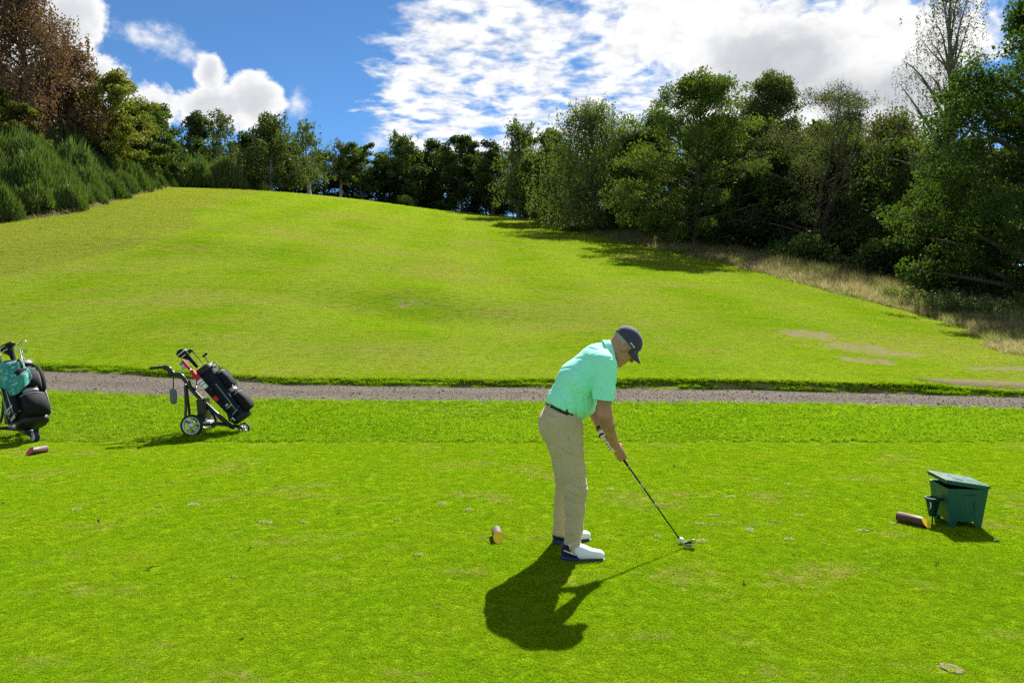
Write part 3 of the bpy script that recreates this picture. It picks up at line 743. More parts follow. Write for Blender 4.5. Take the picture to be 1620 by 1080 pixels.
T('pine_tree', 'dark pine between weeping birch and tall leafy tree', 14.2, 76.0, 12.6, 5.1, style='spire', n_leaf=16625, size=.32, leaf='pine', base=.12, limbs=34, lump=.05)
T('leafy_tree', 'wide mid green tree with spiky upper shoots and a bright low limb', 14.5, 60.0, 13.2, 14.8, style='round', n_leaf=70000, size=0.160, leaf='light', base=.04, limbs=62, lump=0.068, fill=1.4)
T('leafy_tree', 'tall olive tree with feathery top behind the bare twiggy tree', 22.1, 66.0, 14.6, 12.2, style='egg', n_leaf=60514, size=0.168, leaf='olive', base=.04, limbs=52, lump=0.068, fill=1.3)
T('twiggy_tree', 'half bare brown tree with a tangle of grey twigs', 21.3, 54.0, 12.0, 12.4, style='round', n_leaf=32500, size=0.096, leaf='olive', bark='brown', base=.12, limbs=52, bare=7, lump=0.068, forks=4, fill=1.4)
T('pine_tree', 'distant pine with upright tips behind the half bare tree', 32.1, 72.0, 14.5, 4.4, style='spire', n_leaf=13750, size=.32, leaf='pine', base=.15, limbs=34, lump=.05)
T('birch_tree', 'brownish green drooping birch between bare tree and sycamore', 29.1, 58.0, 11.9, 10.7, style='egg', n_leaf=60514, size=0.152, leaf='olive', bark='grey', strand=.16, base=.04, limbs=52, fill=1.3)
T('birch_tree', 'tall thin birch with almost leafless drooping twigs above the sycamore', 26.1, 46.0, 18.4, 7.0, style='egg', n_leaf=16000, size=0.088, leaf='olive', bark='grey', strand=.10, base=.3, limbs=44, lump=0.051, bare=2, fill=1.4)
T('sycamore_tree', 'huge dark sycamore with large leaves sweeping down to the ground', 23.6, 33.0, 13.8, 13.1, style='egg', n_leaf=125000, size=0.136, leaf='syc', base=.03, limbs=78, lump=0.060, fill=1.3)
T('maple_tree', 'small many stemmed maple with sunlit leaves beside the sycamore', 22.7, 41.0, 5.4, 5.2, style='round', n_leaf=14699, size=0.152, leaf='light', bark='grey', base=.35, forks=5, limbs=28, lump=0.102, fill=1.4)
T('copper_tree', 'tall rust brown weeping tree above the broom bank', -43.3, 68.0, 16.3, 13.8, style='egg', n_leaf=60562, size=.19, leaf='red', strand=.16, base=.1, limbs=44, bare=1, lump=.075, fill=1.4)
T('copper_tree', 'small dull red tree leaning against the tall rust brown one', -41.6, 72.0, 10.2, 6.1, style='round', n_leaf=20625, size=.19, leaf='red', base=.1, limbs=24, bare=.5, fill=1.4)
T('yellow_tree', 'yellow green tree below the rust brown tree at the broom bank', -41.5, 62.0, 5.7, 6.9, style='round', n_leaf=20625, size=.19, leaf='yellow', base=.1, limbs=22, fill=1.4)
T('rowan_tree', 'yellowing open crowned rowan above the broom bank', -39.5, 74.0, 9.3, 9.8, style='round', n_leaf=26718, size=.21, leaf='yellow', base=.15, limbs=26, forks=3, fill=1.4)
T('rowan_tree', 'greener rowan on the downhill side of the yellowing rowan', -39.9, 82.0, 8.5, 7.0, style='round', n_leaf=10500, size=.3, leaf='light', base=.15, limbs=20, forks=2, fill=1.4)
T('dark_tree', 'sparse dark tree between the rowans and the hilltop oak', -41.5, 90.0, 9.3, 6.0, style='egg', n_leaf=6000, size=.3, leaf='dark', base=.2, limbs=20, fill=1.4)
SHORT = {}
for o_ in list(COL.objects):
    if o_.get('category') == 'tree': SHORT[o_['label']] = (o_.location.x, o_.location.y)
_names = {'dark oak on the hilltop at the end of the broom hedge': 'dark oak at the end of the broom', 'wispy grey green birch beside the dark hilltop oak': 'wispy grey green birch', 'blackish green tree tucked behind the weeping birch with white trunk': 'blackish hilltop tree',
    'full weeping birch with white trunk on the hilltop crest': 'white trunked weeping birch', 'slender see-through birch on the hilltop showing sky between its branches': 'see-through birch', 'small thin birch between slender birch and round forked oak': 'small thin birch',
    'round hilltop oak with a visible forked trunk': 'round forked oak', 'dark tall birch right of the round forked oak': 'dark tall birch', 'narrow green tree between tall dark birch and broad hilltop oak': 'narrow green tree', 'broad dark hilltop oak with gaps of sky near its trunk': 'broad dark oak',
    'low dark tree beside the broad hilltop oak': 'low tree beside the broad oak', 'feathery birch at the top corner of the right hand wood': 'feathery corner birch', 'dense dark green tree next to the feathery corner birch': 'dense green corner tree', 'large domed weeping birch at the edge of the wood': 'domed weeping birch',
    'dark pine between weeping birch and tall leafy tree': 'dark pine', 'wide mid green tree with spiky upper shoots and a bright low limb': 'wide mid green tree', 'tall olive tree with feathery top behind the bare twiggy tree': 'tall olive tree', 'half bare brown tree with a tangle of grey twigs': 'half bare tree',
    'distant pine with upright tips behind the half bare tree': 'distant pine', 'brownish green drooping birch between bare tree and sycamore': 'drooping brownish birch', 'tall thin birch with almost leafless drooping twigs above the sycamore': 'tall leafless birch', 'huge dark sycamore with large leaves sweeping down to the ground': 'huge sycamore',
    'small many stemmed maple with sunlit leaves beside the sycamore': 'many stemmed maple', 'tall rust brown weeping tree above the broom bank': 'tall rust brown tree', 'small dull red tree leaning against the tall rust brown one': 'small dull red tree', 'yellow green tree below the rust brown tree at the broom bank': 'low yellow green tree',
    'yellowing open crowned rowan above the broom bank': 'yellowing rowan', 'greener rowan on the downhill side of the yellowing rowan': 'greener rowan', 'sparse dark tree between the rowans and the hilltop oak': 'sparse dark tree'}
def by(x, y): return _names[min(SHORT, key=lambda l: (SHORT[l][0] - x) ** 2 + (SHORT[l][1] - y) ** 2)]
# ---------------------------------------------------------------- trees deeper in the woods, shrubs, broom
tree_meshes('fill_a', 12., 10.5, 501, 'round', 11000, .34, base=.03, leaf='dark', limbs=34, lump=.1, fill=.8)
tree_meshes('fill_b', 12., 10., 502, 'egg', 11000, .34, base=.03, leaf='oak', limbs=34, lump=.1, fill=.8)
# woods behind the first row: place and height, drawn from the photograph's skyline
def wood(label, group, pts):
    for i, (x, y, h) in enumerate(pts):
        tree('dark_tree', label + ' ' + by(x, y), ('fill_a', 'fill_b')[i % 2], x, y, i * 1.7, .8 + .12 * (i % 3), group, h / 12)
wood('shaded tree in the right wood behind the', 'trees deep in the right hand wood',
     [(11, 88, 9), (14, 82, 10), (17.5, 72, 10.5), (20, 80, 10), (24, 74, 11), (26.5, 66, 11), (29, 74, 10), (34, 66, 10), (31, 62, 10), (38, 60, 10), (36, 50, 9.5), (29.5, 50, 9), (40, 44, 11), (17.5, 64, 9), (20.5, 58.5, 8), (25.5, 50.5, 8.5), (12.5, 74, 9.5), (26, 45, 7),
      (34, 40, 11), (29, 36, 11), (32, 30, 10), (7, 98, 8.5), (4, 106, 8.5), (28, 26, 8), (37, 34, 11), (25, 56, 9), (23, 62, 9), (46, 56, 10), (44, 68, 10), (8, 110, 8), (40, 76, 9)])
wood('low dark hilltop tree behind the', 'trees at the back of the hilltop wood',
     [(-49, 120, 8.5), (-44, 124, 9), (-38, 121, 8.5), (-34, 120, 8.5), (-31, 126, 8.5), (-27, 128, 8), (-22, 131, 8.5), (-18, 133, 10), (-15, 131, 10), (-11, 132, 10.5), (-6, 128, 10), (-2.5, 124, 9.5), (2, 118, 9.5), (-53, 116, 8), (-20.5, 127, 8), (5, 110, 9)])
wood('shaded tree above the broom bank behind the', 'trees behind the broom bank',
     [(-50, 68, 8.5), (-47, 76, 7.5), (-47, 84, 7), (-52, 60, 8), (-48, 94, 6.5), (-45, 90, 6.5), (-52, 76, 9), (-51, 102, 7)])
def shrub_mesh(seed, w, h, n, size, leaf):
    r = np.random.default_rng(seed); cl = [(np.array([r.normal(0, w * .22), r.normal(0, w * .22), h * r.uniform(.2, .72)]), h * r.uniform(.22, .36)) for i in range(16)]
    C = []
    for c, rc in cl:
        k = n // len(cl); d = r.normal(size=(k, 3)); d /= np.linalg.norm(d, axis=1, keepdims=True); C.append(c + d * rc * r.uniform(.3, 1, (k, 1)) ** .5)
    C = np.concatenate(C); C[:, 2] = np.maximum(C[:, 2], .05)
    V, F = leaves_np(C, size, r, .3, .6); me = mesh_from(V, F, [LEAF[leaf]], False, 'foliage'); attr(me, 'var', r.uniform(0, 1, len(F)), 'FACE')
    st = []
    for i in range(7):
        e = cl[i][0]; st.append((bez(np.array([0, 0, -.1]), e * np.array([.3, .3, .6]), e, 5), np.linspace(.03, .008, 5)))
    V, F = tubes_np(st, 5); return mesh_from(V, F, [BARK['brown']], True, 'stem'), me
def shrub(name, label, ms, x, y, rot, s, group=None):
    o = thing(name, label, 'shrub', (x, y, float(height(x, y)) - .03), (0, 0, rot), group); o.scale = (s, s, s)
    link('stem', ms[0], o); link('foliage', ms[1], o); return o
_S1 = shrub_mesh(1, 3.2, 2.6, 2600, .16, 'dark'); _S2 = shrub_mesh(2, 2.8, 2.2, 2400, .15, 'oak')
_pts = []
for i, y in enumerate([29, 32, 36, 40, 44, 49, 54, 60, 66, 73, 81, 90, 100, 110]):
    _pts.append((float(right_edge(y)) + 6.2 + 1.2 * math.sin(i * 2.3), y, 1.0 + .25 * math.sin(i * 1.7)))
for i, x in enumerate([-40, -35, -30.5, -26, -21, -16, -11, -6, -1.5, 2.5]):
    _pts.append((x, 119 + 6 * math.sin(i * 1.9 + 1) + (6 if x < -20 else 3), .85 + .15 * math.sin(i * 2.7)))
for i, x in enumerate(np.arange(-44, 6, 3.4)):
    _pts.append((float(x), 126 + 3 * math.sin(i * 2.3) + (4 if x < -18 else 0), 1.15 + .2 * math.sin(i * 1.7)))
for i, (x, y, s) in enumerate(_pts):
    shrub('understory_shrub', 'dark leafy shrub in the shade beside the ' + by(x, y), (_S1, _S2)[i % 2], x, y, i * 1.1, s, 'shrubs under the trees')
_B1 = shrub_mesh(5, 2.2, 1.1, 1500, .10, 'bramble')
for i, (x, y, s) in enumerate([(17.9, 31.6, 1.), (19.2, 30.4, 1.05), (18.8, 33.6, .9), (17.6, 34.8, .8), (20.6, 29.2, .9)]):
    shrub('bramble_bush', 'pale leaved bramble in the dry grass below the maple', _B1, x, y, i * 1.9, s, 'brambles below the maple')
for i, (x, y, s) in enumerate([(14.6, 18.9, .8), (15.9, 18.2, .9), (13.5, 18.4, .55)]):
    shrub('bramble_bush', 'low bramble on the grassy bank at the end of the path', _B1, x, y, i * 2.3 + .5, s, 'brambles on the bank')
def broom_mesh(seed, w, h, n):
    r = np.random.default_rng(seed); V = []; F = []; var = []
    a = r.uniform(0, 6.283, n); rad = np.sqrt(r.uniform(0, 1, n))
    lob = 1 + .16 * np.sin(a * 3 + seed) + .1 * np.sin(a * 5 + 2 * seed)
    ztop = h * (1 - .75 * rad ** 2.4) * (1 + .10 * np.sin(rad * 9 + a * 4)) * r.uniform(.62, 1.14, n)
    bx = np.cos(a) * rad * w / 2 * lob; by = np.sin(a) * rad * w / 2 * lob
    L = np.minimum(ztop * .98, r.uniform(.5, 1.3, n))
    out = .10 + .35 * rad
    for i in range(n):
        d = np.array([math.cos(a[i]) * out[i] + r.normal(0, .16), math.sin(a[i]) * out[i] + r.normal(0, .16), 1.]); d /= np.linalg.norm(d)
        tip = np.array([bx[i], by[i], ztop[i]]); root = tip - d * L[i]
        sa = r.uniform(0, 6.28); s = np.array([math.cos(sa), math.sin(sa), 0]) * r.uniform(.02, .042)
        m = (tip + root) / 2 + d * .0 - np.array([math.cos(a[i]), math.sin(a[i]), 0]) * .03
        k = len(V); V += [root - s * .8, root + s * .8, m + s, m - s, tip]
        F += [(k, k + 1, k + 2, k + 3), (k + 3, k + 2, k + 4, k + 4)]
        v = r.uniform(0, 1); var += [v, v]
    me = bpy.data.meshes.new('foliage'); me.from_pydata([tuple(v) for v in V], [], [f if f[2] != f[3] else f[:3] for f in F]); me.update()
    me.materials.append(LEAF['broom']); attr(me, 'var', var, 'FACE')
    st = [(bez(np.array([0, 0, -.15]), np.array([.1 * math.cos(q), .1 * math.sin(q), h * .3]), np.array([w * .28 * math.cos(q), w * .28 * math.sin(q), h * .6]), 5), np.linspace(.035, .012, 5)) for q in np.arange(6) * 1.05]
    V, F = tubes_np(st, 5); return mesh_from(V, F, [BARK['brown']], True, 'stem'), me
_BR = [broom_mesh(i + 3, 3.6, 2.5, 2600) for i in range(4)]
_n = 0
for row, off in enumerate((1.3, 3.9, 6.6, 9.4)):
    y = 40 + row * 1.1
    while y < (104 if row < 2 else 92):
        x = float(left_edge(y)) - off - .5 * math.sin(y * 1.3 + row)
        s = (.78, 1.05, 1.2, 1.3)[row] * (1 + .2 * math.sin(y * 2.1 + row * 3)) * (1 if y < 80 else .85)
        ms = _BR[_n % 4]
        o = thing('broom_bush', ('low broom bush along the mown edge below the ', 'broom bush in the mass on the bank below the ')[min(row, 1)] + by(x, y), 'bush', (x, y, float(height(x, y)) - .1), (0, 0, _n * 1.37), ('broom along the mown edge', 'broom covering the left bank')[min(row, 1)])
        o.scale = (s, s, s * (1 + .12 * math.sin(_n * 1.9)))
        link('stem', ms[0], o); link('foliage', ms[1], o)
        _n += 1; y += 1.75 * s + .15 + .003 * y

for i, (x, y) in enumerate([(-42.4, 92.5), (-41.2, 93.5), (-40, 94.5), (-38.9, 95.5), (-37.8, 96.5), (-36.8, 97.8), (-36.0, 99), (-43, 100.5), (-41, 102.5), (-39, 104), (-37, 105.5), (-45, 98)]):
    ms = _BR[i % 4]; k = (1.3 if i < 7 else 1.6) + .18 * math.sin(i * 2.9)
    o = thing('broom_bush', 'broom bush in the hill crest hedge in front of the ' + by(x, y), 'bush', (x, y, float(height(x, y)) - .1), (0, 0, i * 2.2), 'broom along the hill crest'); o.scale = (k, k, k)
    link('stem', ms[0], o); link('foliage', ms[1], o)
# ---------------------------------------------------------------- implicit modelling for bodies and cloth
class Field:
    """signed distance grid; shapes are blended into it one by one inside their own boxes"""
    def __init__(s, lo, hi, h):
        s.h = h; s.lo = np.array(lo, float); n = np.ceil((np.array(hi) - s.lo) / h).astype(int) + 1
        s.ax = [(s.lo[i] + h * np.arange(n[i])).astype(np.float32) for i in range(3)]
        s.D = np.full(n, .08, np.float32)
    def blk(s, lo, hi):
        sl = []
        for i in range(3):
            a = int(max(0, math.floor((lo[i] - s.lo[i]) / s.h))); b = int(min(len(s.ax[i]), math.ceil((hi[i] - s.lo[i]) / s.h) + 1)); sl.append(slice(a, max(a + 1, b)))
        P = np.meshgrid(s.ax[0][sl[0]], s.ax[1][sl[1]], s.ax[2][sl[2]], indexing='ij', sparse=True)
        return tuple(sl), P
    def put(s, fn, lo, hi, k=.0, op='u'):
        pad = max(k * 1.2, .03); sl, P = s.blk(np.array(lo) - pad, np.array(hi) + pad)
        d = fn(*P); A = s.D[sl]
        if op == 'u': s.D[sl] = smin(A, d, k)
        elif op == 's': s.D[sl] = -smin(-A, d, k)
        elif op == 'i': s.D[sl] = np.maximum(A, d)
        return s
    def cap(s, a, b, ra, rb=None, k=.02, ys=1., op='u'):
        rb = ra if rb is None else rb; a = np.array(a, float); b = np.array(b, float); r = max(ra, rb)
        R3 = np.array([r, r * ys, r]) 
        def fn(X, Y, Z):
            yc = (a[1] + b[1]) / 2; y2 = yc + (Y - yc) / ys; A = a.copy(); B = b.copy(); A[1] = yc + (a[1] - yc) / ys; B[1] = yc + (b[1] - yc) / ys
            v = B - A; L = float(v @ v) + 1e-12
            t = np.clip(((X - A[0]) * v[0] + (y2 - A[1]) * v[1] + (Z - A[2]) * v[2]) / L, 0, 1)
            return np.sqrt((X - A[0] - t * v[0]) ** 2 + (y2 - A[1] - t * v[1]) ** 2 + (Z - A[2] - t * v[2]) ** 2) - (ra + (rb - ra) * t)
        return s.put(fn, np.minimum(a, b) - R3, np.maximum(a, b) + R3, k, op)
    def ell(s, c, r, k=.02, fr=None, op='u'):
        c = np.array(c, float); fr = np.eye(3) if fr is None else np.array(fr, float)
        def fn(X, Y, Z):
            dx, dy, dz = X - c[0], Y - c[1], Z - c[2]
            q = [(dx * fr[i][0] + dy * fr[i][1] + dz * fr[i][2]) / r[i] for i in range(3)]
            k0 = np.sqrt(q[0] ** 2 + q[1] ** 2 + q[2] ** 2) + 1e-6
            k1 = np.sqrt((q[0] / r[0]) ** 2 + (q[1] / r[1]) ** 2 + (q[2] / r[2]) ** 2) + 1e-6
            return k0 * (k0 - 1) / k1
        m = max(r); return s.put(fn, c - m, c + m, k, op)
    def warp(s, fn):
        P = np.meshgrid(*s.ax, indexing='ij', sparse=True); near = np.abs(s.D) < .05
        s.D = np.where(near, s.D + fn(*P), s.D); return s
    def cut(s, p, n):                          # keep the side the normal points away from
        n = np.array(n, float); n /= np.linalg.norm(n); X, Y, Z = np.meshgrid(*s.ax, indexing='ij', sparse=True)
        s.D = np.maximum(s.D, (X - p[0]) * n[0] + (Y - p[1]) * n[1] + (Z - p[2]) * n[2]); return s
    def hollow(s, t): s.D = np.maximum(s.D, -(s.D + t)); return s
    def mesh(s, name, mats, origin):
        D = s.D; D = np.pad(D, 1, constant_values=.05); lo = s.lo - s.h; I = D < 0
        n = np.array(D.shape) - 1
        def c(o): return tuple(slice(o[i], o[i] + n[i]) for i in range(3))
        cor = [(i, j, k) for i in (0, 1) for j in (0, 1) for k in (0, 1)]
        cnt = sum(I[c(o)].astype(np.int8) for o in cor); act = (cnt > 0) & (cnt < 8); idx = np.argwhere(act)
        num = np.full(act.shape, -1, np.int32); num[act] = np.arange(len(idx))
        acc = np.zeros((len(idx), 3)); wt = np.zeros(len(idx))
        vals = {o: D[idx[:, 0] + o[0], idx[:, 1] + o[1], idx[:, 2] + o[2]] for o in cor}
        for o in cor:
            for ax in range(3):
                if o[ax] == 0:
                    q = list(o); q[ax] = 1; q = tuple(q); a, b = vals[o], vals[q]; m = (a < 0) != (b < 0)
                    t = np.where(m, a / np.where(m, a - b, 1), 0); p = np.tile(np.array(o, float), (len(idx), 1)); p[:, ax] += t
                    acc[m] += p[m]; wt[m] += 1
        V = lo + s.h * (idx + acc / wt[:, None]); F = []
        for ax in range(3):
            sa = [slice(None)] * 3; sb = [slice(None)] * 3; sa[ax] = slice(0, -1); sb[ax] = slice(1, None)
            x = I[tuple(sa)] != I[tuple(sb)]; e = np.argwhere(x); u, v = (ax + 1) % 3, (ax + 2) % 3
            e = e[(e[:, u] > 0) & (e[:, v] > 0)]; ins = I[e[:, 0], e[:, 1], e[:, 2]]
            def cell(du, dv):
                q = e.copy(); q[:, u] -= du; q[:, v] -= dv; return num[q[:, 0], q[:, 1], q[:, 2]]
            Q = np.stack([cell(0, 0), cell(1, 0), cell(1, 1), cell(0, 1)], 1); Q[~ins] = Q[~ins][:, ::-1]; F.append(Q)
        F = np.concatenate(F); F = F[(F >= 0).all(1)]
        return mesh_from(V - np.array(origin), F, mats, True, name)
def smin(a, b, k):
    if k <= 0: return np.minimum(a, b)
    h = np.clip(.5 + .5 * (b - a) / k, 0, 1); return b + (a - b) * h - k * h * (1 - h)

# ---------------------------------------------------------------- the golfer
PO = np.array([.40, 5.14, 0.])                  # where he stands
def _skin(t):
    g = t.new('ShaderNodeTexCoord').outputs['Object']
    n = t.noise(g, 14, 4, .6); f = t.noise(g, 160, 3, .6)
    c = t.mix(t.ramp(n, .3, .7), (.46, .235, .165, 1), (.37, .17, .12, 1))
    c = t.mix(t.m('MULTIPLY', t.ramp(f, .58, .75), .3), c, (.27, .12, .08, 1))
    return principled(t, c, .5, f, .15, .002, Specular_IOR_Level=.4, Subsurface_Weight=.12, Subsurface_Radius=(.02, .008, .004), Subsurface_Scale=.5)
M_SKIN = material('skin', _skin)
def cloth(name, col, wv=900, rough=.85, var=.12, sheen=.15, trans=0.):
    def fn(t):
        g = t.new('ShaderNodeTexCoord').outputs['Object']
        w = t.noise(g, wv, 2, .6); n = t.noise(g, 9, 4, .6)
        c = t.mix(1., tuple(col) + (1,), t.m('ADD', 1 - var, t.m('MULTIPLY', t.m('ADD', n, t.m('MULTIPLY', w, .6)), var * 1.2)), 'MULTIPLY')
        s = principled(t, c, rough, t.m('ADD', t.m('MULTIPLY', w, .4), n), .12, .003, Specular_IOR_Level=.25, Sheen_Weight=sheen)
        if trans:
            tr = t.new('ShaderNodeBsdfTranslucent', inp={0: c}); s = t.new('ShaderNodeMixShader', inp={0: trans, 1: s, 2: tr.outputs[0]}).outputs[0]
        return s
    return material(name, fn)
M_SHIRT = cloth('mint_shirt', (.31, .93, .70))
M_TROUSER = cloth('khaki_cotton', (.50, .40, .25), 700)
M_BELT = simple('dark_leather', (.012, .014, .022), .45)
M_CAP = cloth('navy_cap', (.045, .045, .085), 800)
M_WHITE = simple('white_leather', (.78, .79, .78), .45, .4, 0, 30, .06)
M_NAVY = cloth('navy_mesh', (.012, .014, .035), 600)
M_BLUE = simple('blue_rubber', (.010, .030, .095), .5)
M_BLACK = simple('black_rubber', (.012, .012, .013), .55)
M_HAIR = simple('grey_hair', (.30, .28, .26), .7, .3, 0, 220, .35, .6, .003)
M_STEEL = simple('steel', (.62, .63, .64), .22, .5, 1., 60, .05, .05)
M_LETTER = simple('white_print', (.75, .75, .75), .6)
golfer = thing('person', 'golfer in mint green polo and khaki trousers bending over his ball', 'person', tuple(PO))
# head frame: forward, left, up; the head hangs about 50 degrees forward
HO = np.array([.757, 5.14, 1.400]); HF = np.array([.643, .06, -.766]); HF /= np.linalg.norm(HF)
HS = np.array([0, 1, 0]) - HF * HF[1]; HS /= np.linalg.norm(HS); HU = np.cross(HF, HS)
if HU[2] < 0: HU = -HU
HFR = np.array([HF, HS, HU])
def hd(f, s, u): return HO + HF * f + HS * s + HU * u
# club axis (used by the hands)
CH = np.array([1.186, 5.195, .030]); CA = np.array([-.575, -.075, .812]); CA /= np.linalg.norm(CA)
def shaft(s): return CH + CA * s
E_NEAR = np.array([0, -1., 0]) + CA * CA[1]; E_NEAR /= np.linalg.norm(E_NEAR); E_UND = np.cross(CA, E_NEAR)
if E_UND[2] > 0: E_UND = -E_UND
def ring(s, deg, r): a = R(deg); return shaft(s) + (E_NEAR * math.cos(a) + E_UND * math.sin(a)) * r
SH_R = np.array([.610, 4.965, 1.275]); EL_R = np.array([.600, 4.925, .965]); WR_R = np.array([.688, 5.062, .752])
SH_L = np.array([.620, 5.315, 1.265]); EL_L = np.array([.572, 5.335, .985]); WR_L = np.array([.625, 5.180, .800])
def hand(fl, right, k=.006, grow=0.):
    """palm, four fingers round the grip, thumb down the top of it"""
    if right: s0, step, st, sgn, wr = .748, .0205, -32, 1, WR_R
    else: s0, step, st, sgn, wr = .838, .0205, 212, -1, WR_L
    lens = (.95, 1.05, 1., .8); rr = (.0092, .0096, .0092, .0080)
    mcp = []
    for i in range(4):
        s = s0 + i * step; a0 = st; r = rr[i] + grow
        pts = [ring(s + .012, a0, .034), ring(s + .006, a0 + sgn * 52, .033), ring(s, a0 + sgn * 100, .026), ring(s - .002, a0 + sgn * (150 + 18 * lens[i]), .0235), ring(s - .003, a0 + sgn * (175 + 48 * lens[i]), .0225)]
        for j in range(4): fl.cap(pts[j], pts[j + 1], r * (1.12 - .07 * j), r * (1.05 - .07 * j), k=.003 if j else .006)
        mcp.append(pts[0])
    m = np.mean(mcp, 0)
    for i in range(4):                                             # metacarpals up to the wrist
        fl.cap(mcp[i], wr + (mcp[i] - m) * .45, .0125 + grow, .016 + grow, k=.014)
    heel = ring(s0 + .075, st + sgn * 20, .036); fl.cap((m + heel) / 2, wr, .020 + grow, .024 + grow, k=.02)
    tb = ring(s0 + .085, st - sgn * 40, .036); t1 = ring(s0 + .045, st - sgn * 75, .030); t2 = ring(s0 + .012, st - sgn * 78, .0235); t3 = ring(s0 - .010, st - sgn * 74, .0215)
    fl.cap(wr, tb, .021 + grow, .017 + grow, k=.012); fl.cap(tb, t1, .016 + grow, .0125 + grow, k=.008); fl.cap(t1, t2, .012 + grow, .0108 + grow, k=.003); fl.cap(t2, t3, .0105 + grow, .009 + grow, k=.003)
def build_body():
    fl = Field((.15, 4.82, .02), (.92, 5.46, 1.56), .0038)
    # head
    for (c, r, k) in (((-.014, 0, .048), (.098, .077, .090), .0), ((.030, 0, -.030), (.066, .061, .088), .04)):
        fl.ell(hd(*c), r, k, HFR)
    for s in (-1, 1):
        fl.cap(hd(-.005, s * .050, -.050), hd(.062, s * .020, -.098), .022, .020, .03)
        fl.cap(hd(.080, s * .012, .030), hd(.066, s * .046, .026), .013, .012, .012)      # brow
        fl.cap(hd(.062, s * .042, -.018), hd(.045, s * .056, -.010), .016, .014, .02)     # cheekbone
        fl.ell(hd(.098, s * .032, .006), (.014, .017, .011), .010, HFR, 's')               # eye socket
        fl.ell(hd(-.004, s * .080, -.004), (.017, .008, .032), .006, HFR)                  # ear
        fl.ell(hd(.002, s * .089, .002), (.009, .006, .018), .004, HFR, 's')
        fl.ell(hd(.100, s * .012, -.026), (.010, .008, .008), .006, HFR)                   # nostril wing
    fl.cap(hd(.090, 0, .020), hd(.112, 0, -.020), .009, .0115, .010)                       # nose
    fl.ell(hd(.070, 0, -.098), (.022, .024, .018), .018, HFR)                              # chin
    fl.cap(hd(.088, -.017, -.056), hd(.088, .017, -.056), .0075, k=.006); fl.cap(hd(.085, -.015, -.069), hd(.085, .015, -.069), .008, k=.006)
    fl.cap(hd(.099, -.02, -.062), hd(.099, .02, -.062), .0022, k=.003, op='s')
    fl.cap((.595, 5.14, 1.325), hd(-.032, 0, -.030), .072, .060, .035)                     # neck
    # trunk, a little inside the clothes
    fl.cap((.372, 5.14, 1.02), (.455, 5.14, 1.16), .118, .124, .03, 1.25); fl.cap((.455, 5.14, 1.16), (.565, 5.14, 1.275), .124, .108, .03, 1.38)
    fl.cap((.595, 5.0, 1.285), (.605, 5.28, 1.28), .066, .066, .04); fl.cap((.335, 5.14, .89), (.365, 5.14, 1.0), .125, .116, .03, 1.3)
    # arms
    for S_, E_, W_, ee in ((SH_R, EL_R, WR_R, .044), (SH_L, EL_L, WR_L, .043)):
        fl.cap(S_, E_, .058, ee, .03); m = E_ + (W_ - E_) * .33
        fl.cap(E_, m, ee - .002, .0445, .02); fl.cap(m, W_, .0445, .0285, .02)
    fl.cap(EL_R + np.array([.012, 0, .02]), EL_R + np.array([.030, -.004, -.055]), .034, .030, .03)
    hand(fl, True); hand(fl, False)
    # legs and feet
    for hip, kn, an, toe in (((.36, 5.06, .86), (.42, 5.0, .46), (.40, 4.975, .09), (.53, 4.965, .036)), ((.355, 5.22, .86), (.395, 5.28, .46), (.352, 5.30, .09), (.47, 5.335, .036))):
        fl.cap(hip, kn, .088, .046, .03); mid = np.array(kn) * .65 + np.array(an) * .35 + np.array([-.012, 0, 0])
        fl.cap(kn, mid, .045, .044, .02); fl.cap(mid, an, .043, .033, .02); fl.cap(an, toe, .034, .019, .02)
    return link('body', fl.mesh('body', [M_SKIN], PO), golfer)
build_body()
def fold(X, Y, Z, d, w, ph, warp, wf): 
    q = X * d[0] + Y * d[1] + Z * d[2]; e = X * d[2] - Z * d[0] + .6 * Y
    return np.sin(q * w + ph + warp * np.sin(e * wf + ph * 1.7) + .5 * np.sin(Y * 21 + ph))
def sharp(s): return 1 - np.abs(s)
